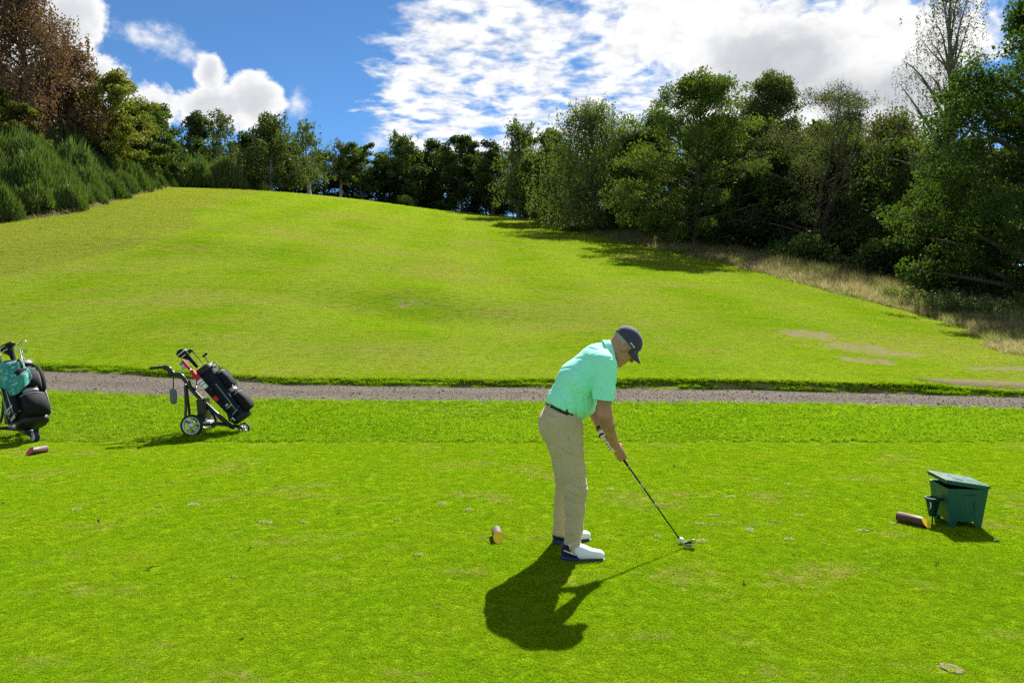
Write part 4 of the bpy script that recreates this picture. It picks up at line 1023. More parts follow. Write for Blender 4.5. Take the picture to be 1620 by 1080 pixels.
def build_shirt():
    fl = Field((.20, 4.84, .90), (.76, 5.44, 1.47), .0042)
    fl.cap((.372, 5.14, 1.015), (.455, 5.14, 1.165), .134, .138, .03, 1.27); fl.cap((.455, 5.14, 1.165), (.562, 5.14, 1.278), .138, .122, .03, 1.40)
    fl.ell((.470, 5.14, 1.025), (.098, .150, .105), .05); fl.cap((.596, 5.005, 1.287), (.606, 5.275, 1.282), .080, .080, .05)
    fl.cap((.585, 5.14, 1.325), (.645, 5.14, 1.358), .088, .076, .04)
    fl.cap(SH_R + np.array([.004, .004, .01]), (.594, 4.922, 1.045), .074, .069, .03); fl.cap(SH_L + np.array([0, -.004, .01]), (.590, 5.335, 1.045), .074, .069, .03)
    def wr(X, Y, Z):
        low = np.clip((1.22 - Z) / .18, 0, 1); arm = np.clip((4.99 - Y) / .04, 0, 1)
        a = .010 * low * sharp(fold(X, Y, Z, (.85, .25, .52), 46, .4, 1.5, 13)) ** 4
        b = .006 * sharp(fold(X, Y, Z, (.70, .4, .70), 27, 2.1, 1.6, 9)) ** 5
        c = .006 * arm * sharp(fold(X, Y, Z, (-.55, .2, .83), 50, 1.0, 1.4, 19)) ** 4
        blouse = -.005 * np.exp(-((Z - (1.085 - .42 * (X - .239))) / .035) ** 2)
        return a + b + c + blouse - .006
    fl.warp(wr)
    seam = lambda c, n: fl
    fl.hollow(.016)
    fl.cut((.239, 5.14, 1.018), (-.421, 0, -1))
    # sleeve ends and neck opening
    X, Y, Z = np.meshgrid(*fl.ax, indexing='ij', sparse=True)
    for yy, sg in ((4.99, -1), (5.27, 1)):
        slv = (1.066 - Z) - .12 * (X - .6)
        fl.D = np.where((Y - yy) * sg > 0, np.maximum(fl.D, np.minimum(slv, np.where((X > .50), 9, -9))), fl.D)
    fl.cut((.672, 5.14, 1.358), (.96, 0, .28))
    return link('shirt', fl.mesh('shirt', [M_SHIRT], PO), golfer)
shirt = build_shirt()
def build_collar():
    k = np.array([.93, 0, .36]); k /= np.linalg.norm(k); e1 = np.array([-k[2], 0, k[0]]); c0 = np.array([.655, 5.14, 1.352]); V = []; F = []
    n = 40
    for j, (t, gr) in enumerate(((-.022, .012), (.012, .000), (.030, -.003), (.033, -.001), (.031, .003), (.012, .007), (-.014, .020))):
        for i in range(n):
            a = 2 * math.pi * i / n; open_ = max(0, -math.cos(a)) ** 6
            V.append(c0 + k * (t - .018 * open_) + e1 * math.cos(a) * (.082 + gr) + np.array([0, 1, 0]) * math.sin(a) * (.074 + gr) + k * .010 * math.cos(a))
    for j in range(6):
        for i in range(n): F.append((j * n + i, j * n + (i + 1) % n, (j + 1) * n + (i + 1) % n, (j + 1) * n + i))
    link('collar', mesh_from(np.array(V) - PO, np.array(F), [M_SHIRT], True), shirt)
build_collar()
def build_trousers():
    fl = Field((.15, 4.86, .04), (.56, 5.42, 1.07), .0045)
    fl.cap((.338, 5.14, .89), (.366, 5.14, 1.02), .142, .128, .03, 1.3)
    fl.ell((.272, 5.075, .862), (.098, .10, .125), .06); fl.ell((.272, 5.205, .862), (.098, .10, .125), .06)
    near = [((.358, 5.055, .86), .128), ((.360, 5.035, .74), .124), ((.396, 5.005, .57), .102), ((.417, 4.99, .46), .092), ((.416, 4.985, .33), .076), ((.412, 4.978, .20), .067), ((.400, 4.972, .085), .064), ((.400, 4.972, .05), .065)]
    far = [((.352, 5.225, .86), .126), ((.352, 5.25, .74), .120), ((.375, 5.275, .57), .100), ((.385, 5.285, .46), .090), ((.372, 5.292, .33), .080), ((.358, 5.298, .20), .072), ((.350, 5.300, .085), .068), ((.350, 5.300, .05), .069)]
    G = []
    for L in (near, far):
        g = Field((.15, 4.86, .04), (.56, 5.42, 1.07), .0045)
        for (a, ra), (b, rb) in zip(L[:-1], L[1:]): g.cap(a, b, ra, rb, .02)
        G.append(g.D)
    legs = smin(G[0], G[1], .012)
    fl.D = smin(fl.D, legs, .04)
    def wr(X, Y, Z):
        low = np.clip((.28 - Z) / .2, 0, 1); knee = np.exp(-((Z - .45) / .10) ** 2); hip = np.exp(-((Z - .76) / .10) ** 2)
        a = .008 * low * sharp(np.sin(Z * 70 + 1.9 * np.sin(X * 19 + Y * 13) + 1.2 * np.sin(X * 9))) ** 4
        b = .009 * knee * sharp(fold(X, Y, Z, (.55, .2, .83), 55, .3, 1.6, 13)) ** 4
        c = .009 * hip * sharp(fold(X, Y, Z, (.62, .3, .78), 38, 1.2, 1.5, 9)) ** 4
        e = .005 * sharp(fold(X, Y, Z, (.8, .3, -.4), 26, 2.2, 1.6, 8)) ** 5
        side = .005 * np.exp(-((X - (.36 + .10 * np.clip((.86 - Z) / .4, 0, 1))) / .004) ** 2) * (Y < 5.05)
        pocket = .008 * np.exp(-(((X - .30) ** 2 + (Z - .935) ** 2) ** .5 - .135) ** 2 / .000012) * (X > .395) * (Z > .84) * (Y < 5.05)
        back = .008 * np.exp(-((Z - .955 + .25 * (X - .25)) / .004) ** 2) * (np.abs(X - .245) < .05) * (Y < 5.1)
        return a + b + c + e + side + pocket + back + .009
    fl.warp(wr)
    fl.cut((.239, 5.14, 1.034), (.421, 0, 1))
    X, Y, Z = np.meshgrid(*fl.ax, indexing='ij', sparse=True)
    hem = .060 - .16 * (X - .34); fl.D = np.maximum(fl.D, (hem - Z) * .95)
    # hollow hems
    fl.D = np.maximum(fl.D, -np.maximum(fl.D + .012, (Z - .14) * .5))
    return link('trousers', fl.mesh('trousers', [M_TROUSER], PO), golfer)
trousers = build_trousers()
def build_belt():
    n = 56; V = []; F = []; up = np.array([.388, 0, .922]); e1 = np.array([.922, 0, -.388]); c0 = np.array([.358, 5.14, .979])
    prof = [(-.017, .0), (-.019, .004), (.019, .004), (.017, .0)]
    rad = lambda a: 1 / math.sqrt((math.cos(a) / .1290) ** 2 + (math.sin(a) / .1680) ** 2)
    for t, g in [(-.018, -.004), (-.018, .004), (.018, .004), (.018, -.004)]:
        for i in range(n):
            a = 2 * math.pi * i / n; r = rad(a) + g
            V.append(c0 + up * t + e1 * math.cos(a) * r + np.array([0, 1, 0]) * math.sin(a) * r)
    for j in range(4):
        for i in range(n): F.append((j * n + i, j * n + (i + 1) % n, ((j + 1) % 4) * n + (i + 1) % n, ((j + 1) % 4) * n + i))
    link('belt', mesh_from(np.array(V) - PO, np.array(F), [M_BELT], True), golfer)
    for a in (-1.15, -2.4, 1.15, 2.4, 3.14):
        r = rad(a) + .006; c = c0 + e1 * math.cos(a) * r + np.array([0, 1, 0]) * math.sin(a) * r
        nrm = Vector(e1 * math.cos(a) + np.array([0, 1, 0]) * math.sin(a)); M = Matrix((nrm, Vector(up).cross(nrm), Vector(up))).transposed()
        MB().box(tuple(c - PO), (.005, .012, .052), M).build('belt_loop', M_TROUSER, trousers, bevel=.001)
build_belt()
def build_shoe(heel, ang, name):
    """white golf shoe with a dark mesh heel and a blue sole, heel at the origin, toe along +x"""
    ca, sa = math.cos(ang), math.sin(ang); L = .300
    o = Field((-.02, -.07, -.01), (.33, .07, .15), .0032)
    o.cap((.045, 0, .045), (.13, -.002, .046), .040, .043, .03, .92); o.cap((.13, -.002, .044), (.255, -.004, .034), .046, .034, .03, 1.12)
    o.cap((.045, 0, .06), (.055, 0, .095), .038, .041, .03, .95); o.cap((.055, 0, .09), (.15, 0, .055), .036, .036, .03, .95)
    o.cut((0, 0, .018), (0, 0, -1)); o.cut((.05, 0, .108), (-.10, 0, 1))
    X, Y, Z = np.meshgrid(*o.ax, indexing='ij', sparse=True)
    full = o.D.copy()
    mask = (X - .088) + (Z - .06) * .85                              # dark heel counter behind a slanting line
    up = Field((-.02, -.07, -.01), (.33, .07, .15), .0032); up.D = np.maximum(full, -mask)
    u = link(name, up.mesh('shoe', [M_WHITE], (0, 0, 0)), golfer, tuple(np.array(heel) - PO), (0, 0, ang))
    hc = Field((-.02, -.07, -.01), (.33, .07, .15), .0032); hc.D = np.maximum(full + .0015, mask); hc.D = np.maximum(hc.D, -np.maximum(full + .010, .075 - Z))
    link('heel_counter', hc.mesh('heel', [M_NAVY], (0, 0, 0)), u)
    so = Field((-.02, -.075, -.01), (.34, .075, .06), .0032)
    so.cap((.040, 0, .012), (.13, -.002, .012), .043, .045, .02, .95); so.cap((.13, -.002, .010), (.258, -.004, .012), .047, .037, .02, 1.14)
    so.cut((0, 0, .026), (-.12, 0, 1)); so.cut((0, 0, .0), (0, 0, -1)); X2, Y2, Z2 = np.meshgrid(*so.ax, indexing='ij', sparse=True)
    so.D = np.maximum(so.D, (Z2 - (.031 - .075 * X2)))
    link('sole', so.mesh('sole', [M_BLUE], (0, 0, 0)), u)
    for i in range(5):
        x = .120 + i * .021; z = .0965 - i * .0068
        MB().tube([(x, -.026, z - .012), (x + .004, -.012, z + .002), (x + .008, 0, z + .005), (x + .010, .012, z + .002), (x + .012, .026, z - .012)], .0026, 6).build('lace', M_WHITE, u)
    for s in (-1, 1): MB().tube([(.020, s * .039, .072), (.060, s * .0445, .058), (.100, s * .047, .044)], [(.004, .0022)] * 3, 6).build('stripe', M_WHITE, u)
build_shoe((.322, 4.962, 0), R(-2), 'shoe'); build_shoe((.288, 5.296, 0), R(20), 'shoe')
def build_cap():
    fl = Field(HO - .2, HO + .2, .0035)
    fl.ell(hd(-.012, 0, .050), (.107, .086, .092), 0, HFR); X, Y, Z = np.meshgrid(*fl.ax, indexing='ij', sparse=True)
    f = (X - HO[0]) * HF[0] + (Y - HO[1]) * HF[1] + (Z - HO[2]) * HF[2]; s = (X - HO[0]) * HS[0] + (Y - HO[1]) * HS[1] + (Z - HO[2]) * HS[2]; u = (X - HO[0]) * HU[0] + (Y - HO[1]) * HU[1] + (Z - HO[2]) * HU[2]
    a = np.arctan2(s, f + .012); seam = np.minimum(np.abs(np.sin(a * 3 + math.pi / 2)), 1); fl.D = fl.D + .0022 * np.exp(-(seam / .05) ** 2)
    fl.hollow(.009); fl.D = np.maximum(fl.D, (.030 + .02 * f) - u)
    arch = np.sqrt((s / .9) ** 2 + (u - .030) ** 2) - .026; fl.D = np.where(f < -.06, np.maximum(fl.D, -arch), fl.D)   # gap over the strap
    c = link('cap', fl.mesh('cap', [M_CAP], PO), golfer)
    V = []; F = []; n, m = 22, 8                                        # curved peak
    for lay, th in ((0, .0025), (1, -.0025)):
        for j in range(m + 1):
            t = j / m
            for i in range(n + 1):
                q = -1 + 2 * i / n; w = .074 * math.sqrt(max(0, 1 - (abs(q)) ** 6 * 0)) ; sy = q * w
                root = .095 * math.sqrt(max(0, 1 - (sy / .084) ** 2)) - .012 - .003; tip = root * .35 + .134 * math.sqrt(max(0, 1 - (abs(q) ** 3.2)))
                ff = root + (max(tip, root + .001) - root) * t; uu = .046 - .30 * sy * sy / .074 - .020 * t - .10 * t * t * .12 + th
                V.append(hd(ff, sy, uu))
    k = (m + 1) * (n + 1)
    for j in range(m):
        for i in range(n):
            a0 = j * (n + 1) + i; F.append((a0, a0 + 1, a0 + n + 2, a0 + n + 1)); F.append((k + a0, k + a0 + n + 1, k + a0 + n + 2, k + a0 + 1))
    for i in range(n): a0 = m * (n + 1) + i; F.append((a0, a0 + 1, k + a0 + 1, k + a0))
    for j in range(m):
        for i in (0, n): a0 = j * (n + 1) + i; F.append((a0, a0 + n + 1, k + a0 + n + 1, k + a0))
    link('peak', mesh_from(np.array(V) - PO, np.array(F), [M_CAP], True), c)
    V = [hd(-.012 - .0 + .105 * math.cos(a), .083 * math.sin(a), .040 + .02 * math.cos(a) * .1) - PO for a in np.linspace(2.3, 3.98, 15)]
    MB().tube(V, [(.010, .003)] * 15, 8, up=tuple(HU)).build('strap', M_CAP, c)
    MB().blob(tuple(hd(-.018, 0, .143) - PO), (.007, .007, .004), 10, 6, M=Matrix(HFR.T.tolist())).build('button', M_CAP, c)
    return c
cap = build_cap()
def text_mesh(body, size, depth=.0015, font_scale_x=1., align='CENTER', shear=0.):
    cu = bpy.data.curves.new('lettering', 'FONT'); cu.body = body; cu.size = size; cu.extrude = depth; cu.align_x = align; cu.align_y = 'CENTER'; cu.shear = shear; cu.resolution_u = 3
    o = bpy.data.objects.new('lettering', cu); COL.objects.link(o); dg = bpy.context.evaluated_depsgraph_get(); me = bpy.data.meshes.new_from_object(o.evaluated_get(dg))
    COL.objects.unlink(o); bpy.data.objects.remove(o)
    if font_scale_x != 1: me.transform(Matrix.Diagonal((font_scale_x, 1, 1, 1)))
    return me
def lettering(parent, me, mat, pos, xdir, ydir, name='lettering'):
    me.materials.clear(); me.materials.append(mat); xd = Vector(xdir).normalized(); yd = Vector(ydir); yd = (yd - xd * yd.dot(xd)).normalized(); zd = xd.cross(yd)
    M = Matrix((xd, yd, zd)).transposed().to_4x4(); M.translation = Vector(pos); o = link(name, me, parent); o.matrix_local = M; return o
# hair below the cap, brows, eyes
def build_hair():
    fl = Field(HO - .15, HO + .15, .0035); fl.ell(hd(-.014, 0, .048), (.1015, .0805, .0935), 0, HFR)
    X, Y, Z = np.meshgrid(*fl.ax, indexing='ij', sparse=True); f = (X - HO[0]) * HF[0] + (Y - HO[1]) * HF[1] + (Z - HO[2]) * HF[2]; u = (X - HO[0]) * HU[0] + (Y - HO[1]) * HU[1] + (Z - HO[2]) * HU[2]
    n = np.sin(f * 900 + np.sin(u * 300) * 2) * .0006
    fl.D = np.maximum(np.maximum(fl.D + n, u - .05), np.maximum(f - .030, -(u + .030 + .25 * (f + .05))))
    link('hair', fl.mesh('hair', [M_HAIR], PO), golfer)
    for s in (-1, 1):
        MB().blob(tuple(hd(.0835, s * .032, .005) - PO), (.0118, .0118, .0118), 12, 8).build('eye', M_WHITE, golfer)
        MB().tube([hd(.096, s * .014, .026) - PO, hd(.096, s * .030, .031) - PO, hd(.082, s * .048, .026) - PO], [.003, .0042, .002], 6).build('eyebrow', M_HAIR, golfer)
build_hair()
# glove on the left hand, shade in the gaps between its fingers painted as dark lines
def build_glove():
    fl = Field((.54, 5.04, .58), (.80, 5.28, .86), .003); hand(fl, False, grow=.0045)
    d = WR_L - EL_L; d = d / np.linalg.norm(d); fl.cut(tuple(WR_L - d * .022), tuple(-d))
    g = link('glove', fl.mesh('glove', [M_WHITE], PO), golfer)
    for i in range(3):
        s = .838 + (i + .5) * .0205
        MB().tube([ring(s + .004, 212 - a, r_ + .002) - PO for a, r_ in ((40, .0440), (70, .0420), (100, .0372), (130, .0348), (160, .0335))], .0028, 6).build('finger_gap_shade', M_NAVY, g)
    c = WR_L + d * .012; n1 = np.cross(d, [0, 0, 1]); n1 /= np.linalg.norm(n1); n2 = np.cross(d, n1)
    MB().tube([c + n1 * math.cos(a) * .0310 + n2 * math.sin(a) * .0310 - PO for a in np.linspace(0, 6.283, 25)], [(.010, .003)] * 25, 6, up=tuple(d)).build('cuff_tab', M_NAVY, g)
    c = WR_L - d * .045
    w = MB().tube([c + n1 * math.cos(a) * .0322 + n2 * math.sin(a) * .0322 - PO for a in np.linspace(0, 6.283, 25)], [(.011, .0035)] * 25, 6, up=tuple(d)).build('watch', M_BLACK, golfer)
build_glove()

# marks on the cap: a short white wordmark along the side panel and a small emblem on the front
for i, (dx, hh, sl) in enumerate(((0, .011, .3), (.0085, .008, 0), (.0165, .008, .2), (.0245, .008, 0), (.0325, .011, -.2))):
    a = -1.32 + (dx - .016) * 11
    c = hd(-.012 + .1085 * math.cos(a), .0875 * math.sin(a), .046); nrm = Vector(HF * math.cos(a) + HS * math.sin(a)).normalized(); up_ = Vector(HU); xd = up_.cross(nrm).normalized()
    M = Matrix((xd, nrm, nrm.cross(xd) * -1)).transposed() if False else Matrix((xd, nrm, up_)).transposed()
    MB().box(tuple(c - PO), (.0052, .0016, hh), M).box(tuple(c - PO + np.array(xd) * .001 + np.array(up_) * hh * .5 * (1 if i % 2 else -1)), (.0066, .0016, .0022), M).build('wordmark', M_LETTER, cap, weld=False)
_c = hd(.0905, -.022, .058); _n = Vector(HF * .96 - HS * .28).normalized(); _u = Vector(HU); _x = _u.cross(_n).normalized()
MB().tube([_c - PO + np.array(_x) * .008 * math.cos(a) + np.array(_u) * .009 * math.sin(a) for a in np.linspace(.7, 5.6, 14)], .0017, 5).build('emblem', M_LETTER, cap)
# ---------------------------------------------------------------- club in hand, ball
M_SHAFT = simple('black_graphite', (.014, .014, .016), .3)
M_GRIP = simple('grip_rubber', (.014, .014, .014), .75, .3, 0, 300, .3, .5, .002)
def orient(p0, zdir, xdir):
    z = Vector(zdir).normalized(); x = Vector(xdir); x = (x - z * x.dot(z)).normalized(); y = z.cross(x)
    M = Matrix((x, y, z)).transposed().to_4x4(); M.translation = Vector(p0); return M
def iron_head(mb, lie=0.):
    """blade in local axes: shaft along +z, toe along +x"""
    out = [(-.004, -.004), (.020, -.010), (.050, -.012), (.074, -.004), (.082, .012), (.080, .034), (.072, .047), (.056, .044), (.020, .026), (.004, .024)]
    M = Matrix.Rotation(lie, 4, 'Y') @ Matrix.Rotation(R(24), 4, 'X')
    mb.prism(out, .006, M)
    mb.prism([(-.002, -.004), (.020, -.011), (.050, -.013), (.074, -.005), (.078, .004), (.050, .002), (.020, .003)], .017, M)
    mb.tube([(0, 0, .0), (0, 0, .03), (0, 0, .062)], [.0075, .0068, .0064], 12)
M_ZIPG = simple('grey_print', (.30, .31, .33), .5)
club = thing('golf_club', 'iron golf club with black shaft held by the golfer behind his ball', 'golf club', (float(CH[0]), float(CH[1]), 0))
CO = np.array([CH[0], CH[1], 0.])
_mb = MB().tube([shaft(.05) - CO, shaft(.4) - CO, shaft(.70) - CO], [.0048, .0056, .0068], 10); _mb.build('shaft', M_SHAFT, club)
_mb = MB(); ss = np.linspace(.685, .945, 14); _mb.tube([shaft(q) - CO for q in ss], [.0088 + .0042 * i / 13 + (.0012 if i in (0, 13) else 0) for i in range(14)], 12); _mb.build('grip', M_GRIP, club)
for a, b in ((.676, .682), (.49, .53), (.33, .36), (.052, .075)):
    MB().tube([shaft(a) - CO, shaft(b) - CO], .0066 if a < .6 else .0085, 10).build('band', M_ZIPG if a > .1 else M_BLACK, club)
_h = MB(); iron_head(_h, R(35)); _ho = _h.build('club_head', M_STEEL, club, bevel=.0015)
_ho.matrix_local = orient(shaft(-.005) - CO, CA, (1, .05, .3))
ball = MB()
def _dimple(p):
    return 1 - .012 * max(0, math.sin(p.x * 30) * math.sin(p.y * 30 + 1) * math.sin(p.z * 30 + 2))
ball.blob((0, 0, .0213), (.0213,) * 3, 28, 18, fn=_dimple)
tag(ball.build('golf_ball', simple('ball_white', (.82, .82, .82), .3, .5, 0, 20, .02), None, (1.193, 5.29, .006)), 'white golf ball on the turf just in front of the iron head', 'golf ball')

# ---------------------------------------------------------------- tee markers: short logs with a painted slanting end
def wood(t):
    g = t.new('ShaderNodeTexCoord').outputs['Object']
    n = t.noise(t.vmul(g, (3, 40, 40)), 3, 5, .65); c = t.mix(t.ramp(n, .35, .65), (.055, .028, .020, 1), (.115, .062, .046, 1))
    return principled(t, c, .55, n, .4, .003)
M_LOG = material('varnished_log', wood)
def marker(name, label, x, y, ang, L, r, col):
    o = thing(name, label, 'tee marker', (x, y, r + .004), (0, 0, ang))
    n = 20; v = []; f = []
    for k in range(n):
        a = 2 * math.pi * k / n; v.append((-L / 2, r * math.cos(a), r * math.sin(a)))
    for k in range(n):
        a = 2 * math.pi * k / n; v.append((L / 2 - (math.sin(a) + 1) * r * .8, r * math.cos(a), r * math.sin(a)))
    mb = MB().add(v, [(k, (k + 1) % n, (k + 1) % n + n, k + n) for k in range(n)] + [tuple(reversed(range(n)))], 0, True); mb.build('log', M_LOG, o)
    q = [(p[0] + .0012, p[1] * .97, p[2] * .97) for p in v[n:]]; q2 = [(p[0] - .004, p[1] * .97, p[2] * .97) for p in v[n:]]
    MB().add(q + q2, [tuple(range(n)), tuple(reversed(range(n, 2 * n)))] + [(k, k + n, (k + 1) % n + n, (k + 1) % n) for k in range(n)]).build('painted_end', col, o)
M_YEL = simple('yellow_paint', (.90, .62, .012), .5); M_REDP = simple('red_paint', (.42, .02, .03), .5)
marker('tee_marker', 'short log tee marker with yellow end lying behind the golfer', -.105, 5.38, R(-84), .20, .037, M_YEL)
marker('tee_marker', 'brown log tee marker with yellow end beside the green box', 3.085, 5.76, R(-58), .25, .037, M_YEL)
marker('tee_marker', 'log tee marker with red end beside the golf bag with teal towel', -5.44, 8.62, R(-112), .23, .042, M_REDP)

# ---------------------------------------------------------------- green divot box
M_GREEN = simple('green_plastic', (.007, .088, .062), .42, .45, 0, 90, .12, .25, .002)
M_GREEN_D = simple('dark_green_plastic', (.006, .055, .045), .45)
box = thing('divot_box', 'dark green plastic divot mix box on legs with its lid ajar', 'box', (3.455, 5.825, 0), (0, 0, R(-7)))
def wall(mb, P, arch):
    """quad wall with thickness and an arched gap between its legs; P: bottom-left, bottom-right, top-right, top-left, inward"""
    bl, br, tr, tl = [Vector(p) for p in P]; 
    def at_(u, v): return (bl * (1 - u) + br * u) * (1 - v) + (tl * (1 - u) + tr * u) * v
    nrm = (br - bl).cross(tl - bl).normalized() * .012
    uv = [(0, 0), (.20, 0), (.25, arch), (.75, arch), (.80, 0), (1, 0), (1, 1), (0, 1)]
    o = [at_(u, v) for u, v in uv]; i = [p - nrm for p in o]; n = len(o)
    mb.add(o + i, [(0, 1, 2, 7), (2, 3, 6, 7), (3, 4, 5, 6), (15, 10, 9, 8), (15, 14, 11, 10), (14, 13, 12, 11)] + [(k, k + n, (k + 1) % n + n, (k + 1) % n) for k in range(n)])
a0, b0, a1, b1, hh = .115, .135, .145, .165, .30
cb = [(-a0, -b0, 0), (a0, -b0, 0), (a0, b0, 0), (-a0, b0, 0)]; ct = [(-a1, -b1, hh), (a1, -b1, hh), (a1, b1, hh), (-a1, b1, hh)]
for i in range(4):
    m = MB(); j = (i + 1) % 4; wall(m, (cb[i], cb[j], ct[j], ct[i]), .16)
    m.build('side_panel', M_GREEN, box, bevel=.003)
MB().box((0, 0, .085), (.225, .265, .012)).build('floor_panel', M_GREEN_D, box)
def _sand(t):
    g = t.new('ShaderNodeTexCoord').outputs['Object']; n = t.noise(g, 120, 4, .7)
    return principled(t, t.mix(n, (.10, .075, .05, 1), (.22, .17, .11, 1)), .95, n, .8, .01)
MB().box((0, 0, .16), (.235, .275, .13)).build('divot_mix', material('divot_mix', _sand), box, bevel=.02)
lm = Matrix.Translation((a1 - .005, 0, hh + .012)) @ Matrix.Rotation(R(8), 4, 'Y')
lid = MB().box((-a1, 0, .008), (2 * a1 + .03, 2 * b1 + .02, .020)).box((-a1, 0, -.008), (2 * a1 + .012, 2 * b1 + .004, .014)).build('lid', M_GREEN, box, bevel=.004); lid.matrix_local = lm
MB().box((-a1 - .02, 0, .0195), (.05, .16, .004)).build('handle_recess', M_GREEN_D, lid, bevel=.001)
for yy in (-.11, .11): MB().tube([(a1 + .004, yy - .02, hh + .004), (a1 + .004, yy + .02, hh + .004)], .008, 10).build('hinge', M_GREEN_D, box)
MB().box((.052, -b0 - .024, .17), (.004, .006, .17), (R(-6), 0, 0)).box((.010, -b0 - .031, .254), (.088, .006, .004)).build('panel_rib', M_GREEN_D, box, weld=False)
MB().blob((-a1 + .006, -b1 * .25, .235), (.006, .006, .006), 8, 6).build('bolt', M_STEEL, box)
_M = Matrix.Translation((-a1 - .055, -.045, .06))
pot = MB().lathe([(.0, 0), (.026, .0), (.052, .135), (.059, .137), (.059, .145), (.048, .145), (.024, .012), (0, .012)], 18, 0, _M).build('seed_pot', M_GREEN_D, box)
MB().tube([(-a1 - .055, -.045, -.02), (-a1 - .055, -.045, .065)], .006, 8).build('pot_stake', M_BLACK, box)
MB().box((-a1 - .010, -.03, .185), (.05, .03, .012)).build('pot_bracket', M_GREEN_D, box)
MB().tube([(-a1 - .088, -.083, .175), (-a1 - .082, -.084, .145), (-a1 - .088, -.074, .12)], .004, 6).build('scoop', M_LETTER, pot)

# ---------------------------------------------------------------- golf trolleys
M_FRAME = simple('black_frame', (.012, .013, .015), .35, .5); M_TYRE = simple('tyre', (.02, .02, .021), .8)
M_RIM = simple('silver_rim', (.72, .73, .75), .3, .5, .3); M_GREYF = cloth('grey_fabric', (.16, .155, .165), 500)
def smooth_path(P, k=6):
    P = [Vector(p) for p in P]; out = []
    for i in range(len(P) - 1):
        a, b, c, d = P[max(i - 1, 0)], P[i], P[i + 1], P[min(i + 2, len(P) - 1)]
        for j in range(k):
            t = j / k; out.append(.5 * ((2 * b) + (c - a) * t + (2 * a - 5 * b + 4 * c - d) * t * t + (3 * b - a - 3 * c + d) * t ** 3))
    return out + [P[-1]]
def wheel(parent, c, r, w, spokes, name='wheel'):
    o = link(name, MB().build('tyre_mesh', M_TYRE).data, parent, c) if False else None
    prof = [(r * .80, -w / 2), (r * .95, -w / 2), (r, -w * .3), (r, w * .3), (r * .95, w / 2), (r * .80, w / 2), (r * .80, -w / 2)]
    MX = Matrix.Rotation(math.pi / 2, 4, 'X'); tm = MB().lathe(prof, 36, 0, MX)
    o = tm.build(name, M_TYRE, parent, c)
    rm = MB().lathe([(r * .70, -w * .42), (r * .81, -w * .46), (r * .81, w * .46), (r * .70, w * .42), (r * .70, -w * .42)], 36, 0, MX); rim = rm.build('rim', M_RIM, o)
    MB().lathe([(0, -w * .55), (r * .2, -w * .5), (r * .24, -w * .3), (r * .24, w * .3), (r * .2, w * .5), (0, w * .55)], 20, 0, MX).build('hub', M_RIM, o)
    for i in range(spokes):
        a = math.pi / 2 + 2 * math.pi * i / spokes
        for da in (-.10, .10):
            p0 = Vector((math.cos(a + da * 2.0) * r * .18, 0, math.sin(a + da * 2.0) * r * .18)); p1 = Vector((math.cos(a + da) * r * .74, 0, math.sin(a + da) * r * .74))
            MB().tube([p0, p1], [(r * .045, w * .34)] * 2, 8, up=tuple((p1 - p0).cross(Vector((0, 1, 0))))).build('spoke', M_RIM, o)
    return o
def trolley(label, loc, yaw, group=None):
    o = thing('golf_trolley', label, 'golf trolley', loc, (0, 0, yaw), group)
    for s in (-1, 1): wheel(o, (0, s * .235, .145), .145, .05, 5)
    f = wheel(o, (.60, 0, .075), .075, .055, 5)
    MB().tube([(0, -.23, .145), (0, .23, .145)], .012, 10).build('axle', M_FRAME, o)
    for s in (-1, 1):
        MB().tube(smooth_path([(-.02, s * .20, .16), (-.14, s * .085, .20), (-.155, s * .045, .36), (-.168, s * .018, .66)]), .0175, 10).build('post', M_FRAME, o)
        MB().tube(smooth_path([(0, s * .19, .145), (.12, s * .09, .135), (.30, s * .05, .13), (.45, s * .03, .10)]), .018, 10).build('lower_bar', M_FRAME, o)
        MB().tube([(.44, s * .045, .11), (.60, s * .045, .075)], .012, 8).build('fork', M_FRAME, o)
    MB().tube(smooth_path([(-.30, 0, .79), (-.23, 0, .775), (-.168, 0, .70), (-.076, 0, .575), (.05, 0, .44), (.19, 0, .30), (.33, 0, .18), (.42, 0, .10), (.47, 0, .085)]), [(.030, .022)] * 49, 10).build('spine', M_FRAME, o)
    h = MB().tube(smooth_path([(-.27, 0, .775), (-.33, 0, .805), (-.40, 0, .87), (-.47, 0, .885), (-.55, 0, .88), (-.645, 0, .872)]), [(.026, .02)] * 10 + [(.034, .026)] * 8 + [(.020, .016)] * 13, 12).build('handle', M_FRAME, o)
    MB().box((-.365, 0, .80), (.07, .05, .06), (0, R(40), 0)).build('control_box', M_BLACK, h, bevel=.01)
    MB().box((-.30, 0, .80), (.02, .03, .01), (0, R(40), 0)).build('dial', M_RIM, h)
    b = MB().box((.065, 0, .33), (.10, .22, .29), (0, R(-4), 0)).build('battery', M_FRAME, o, bevel=.018)
    MB().box((.09, 0, .16), (.17, .14, .035)).build('battery_tray', M_RIM, o, bevel=.008)
    for q, ww in (((-.04, 0, .615), .13), ((.46, 0, .17), .12)):
        c = MB().tube([(q[0] - .03, -ww, q[2] + .11), (q[0] - .02, -ww * .7, q[2] + .02), (q[0], 0, q[2] - .02), (q[0] - .02, ww * .7, q[2] + .02), (q[0] - .03, ww, q[2] + .11)], .014, 10).build('cradle', M_FRAME, o)
    MB().blob((.05, -.045, .45), (.012, .012, .012), 10, 8).build('bolt', M_RIM, o); MB().blob((-.15, -.045, .66), (.012, .012, .012), 10, 8).build('bolt', M_RIM, o)
    return o
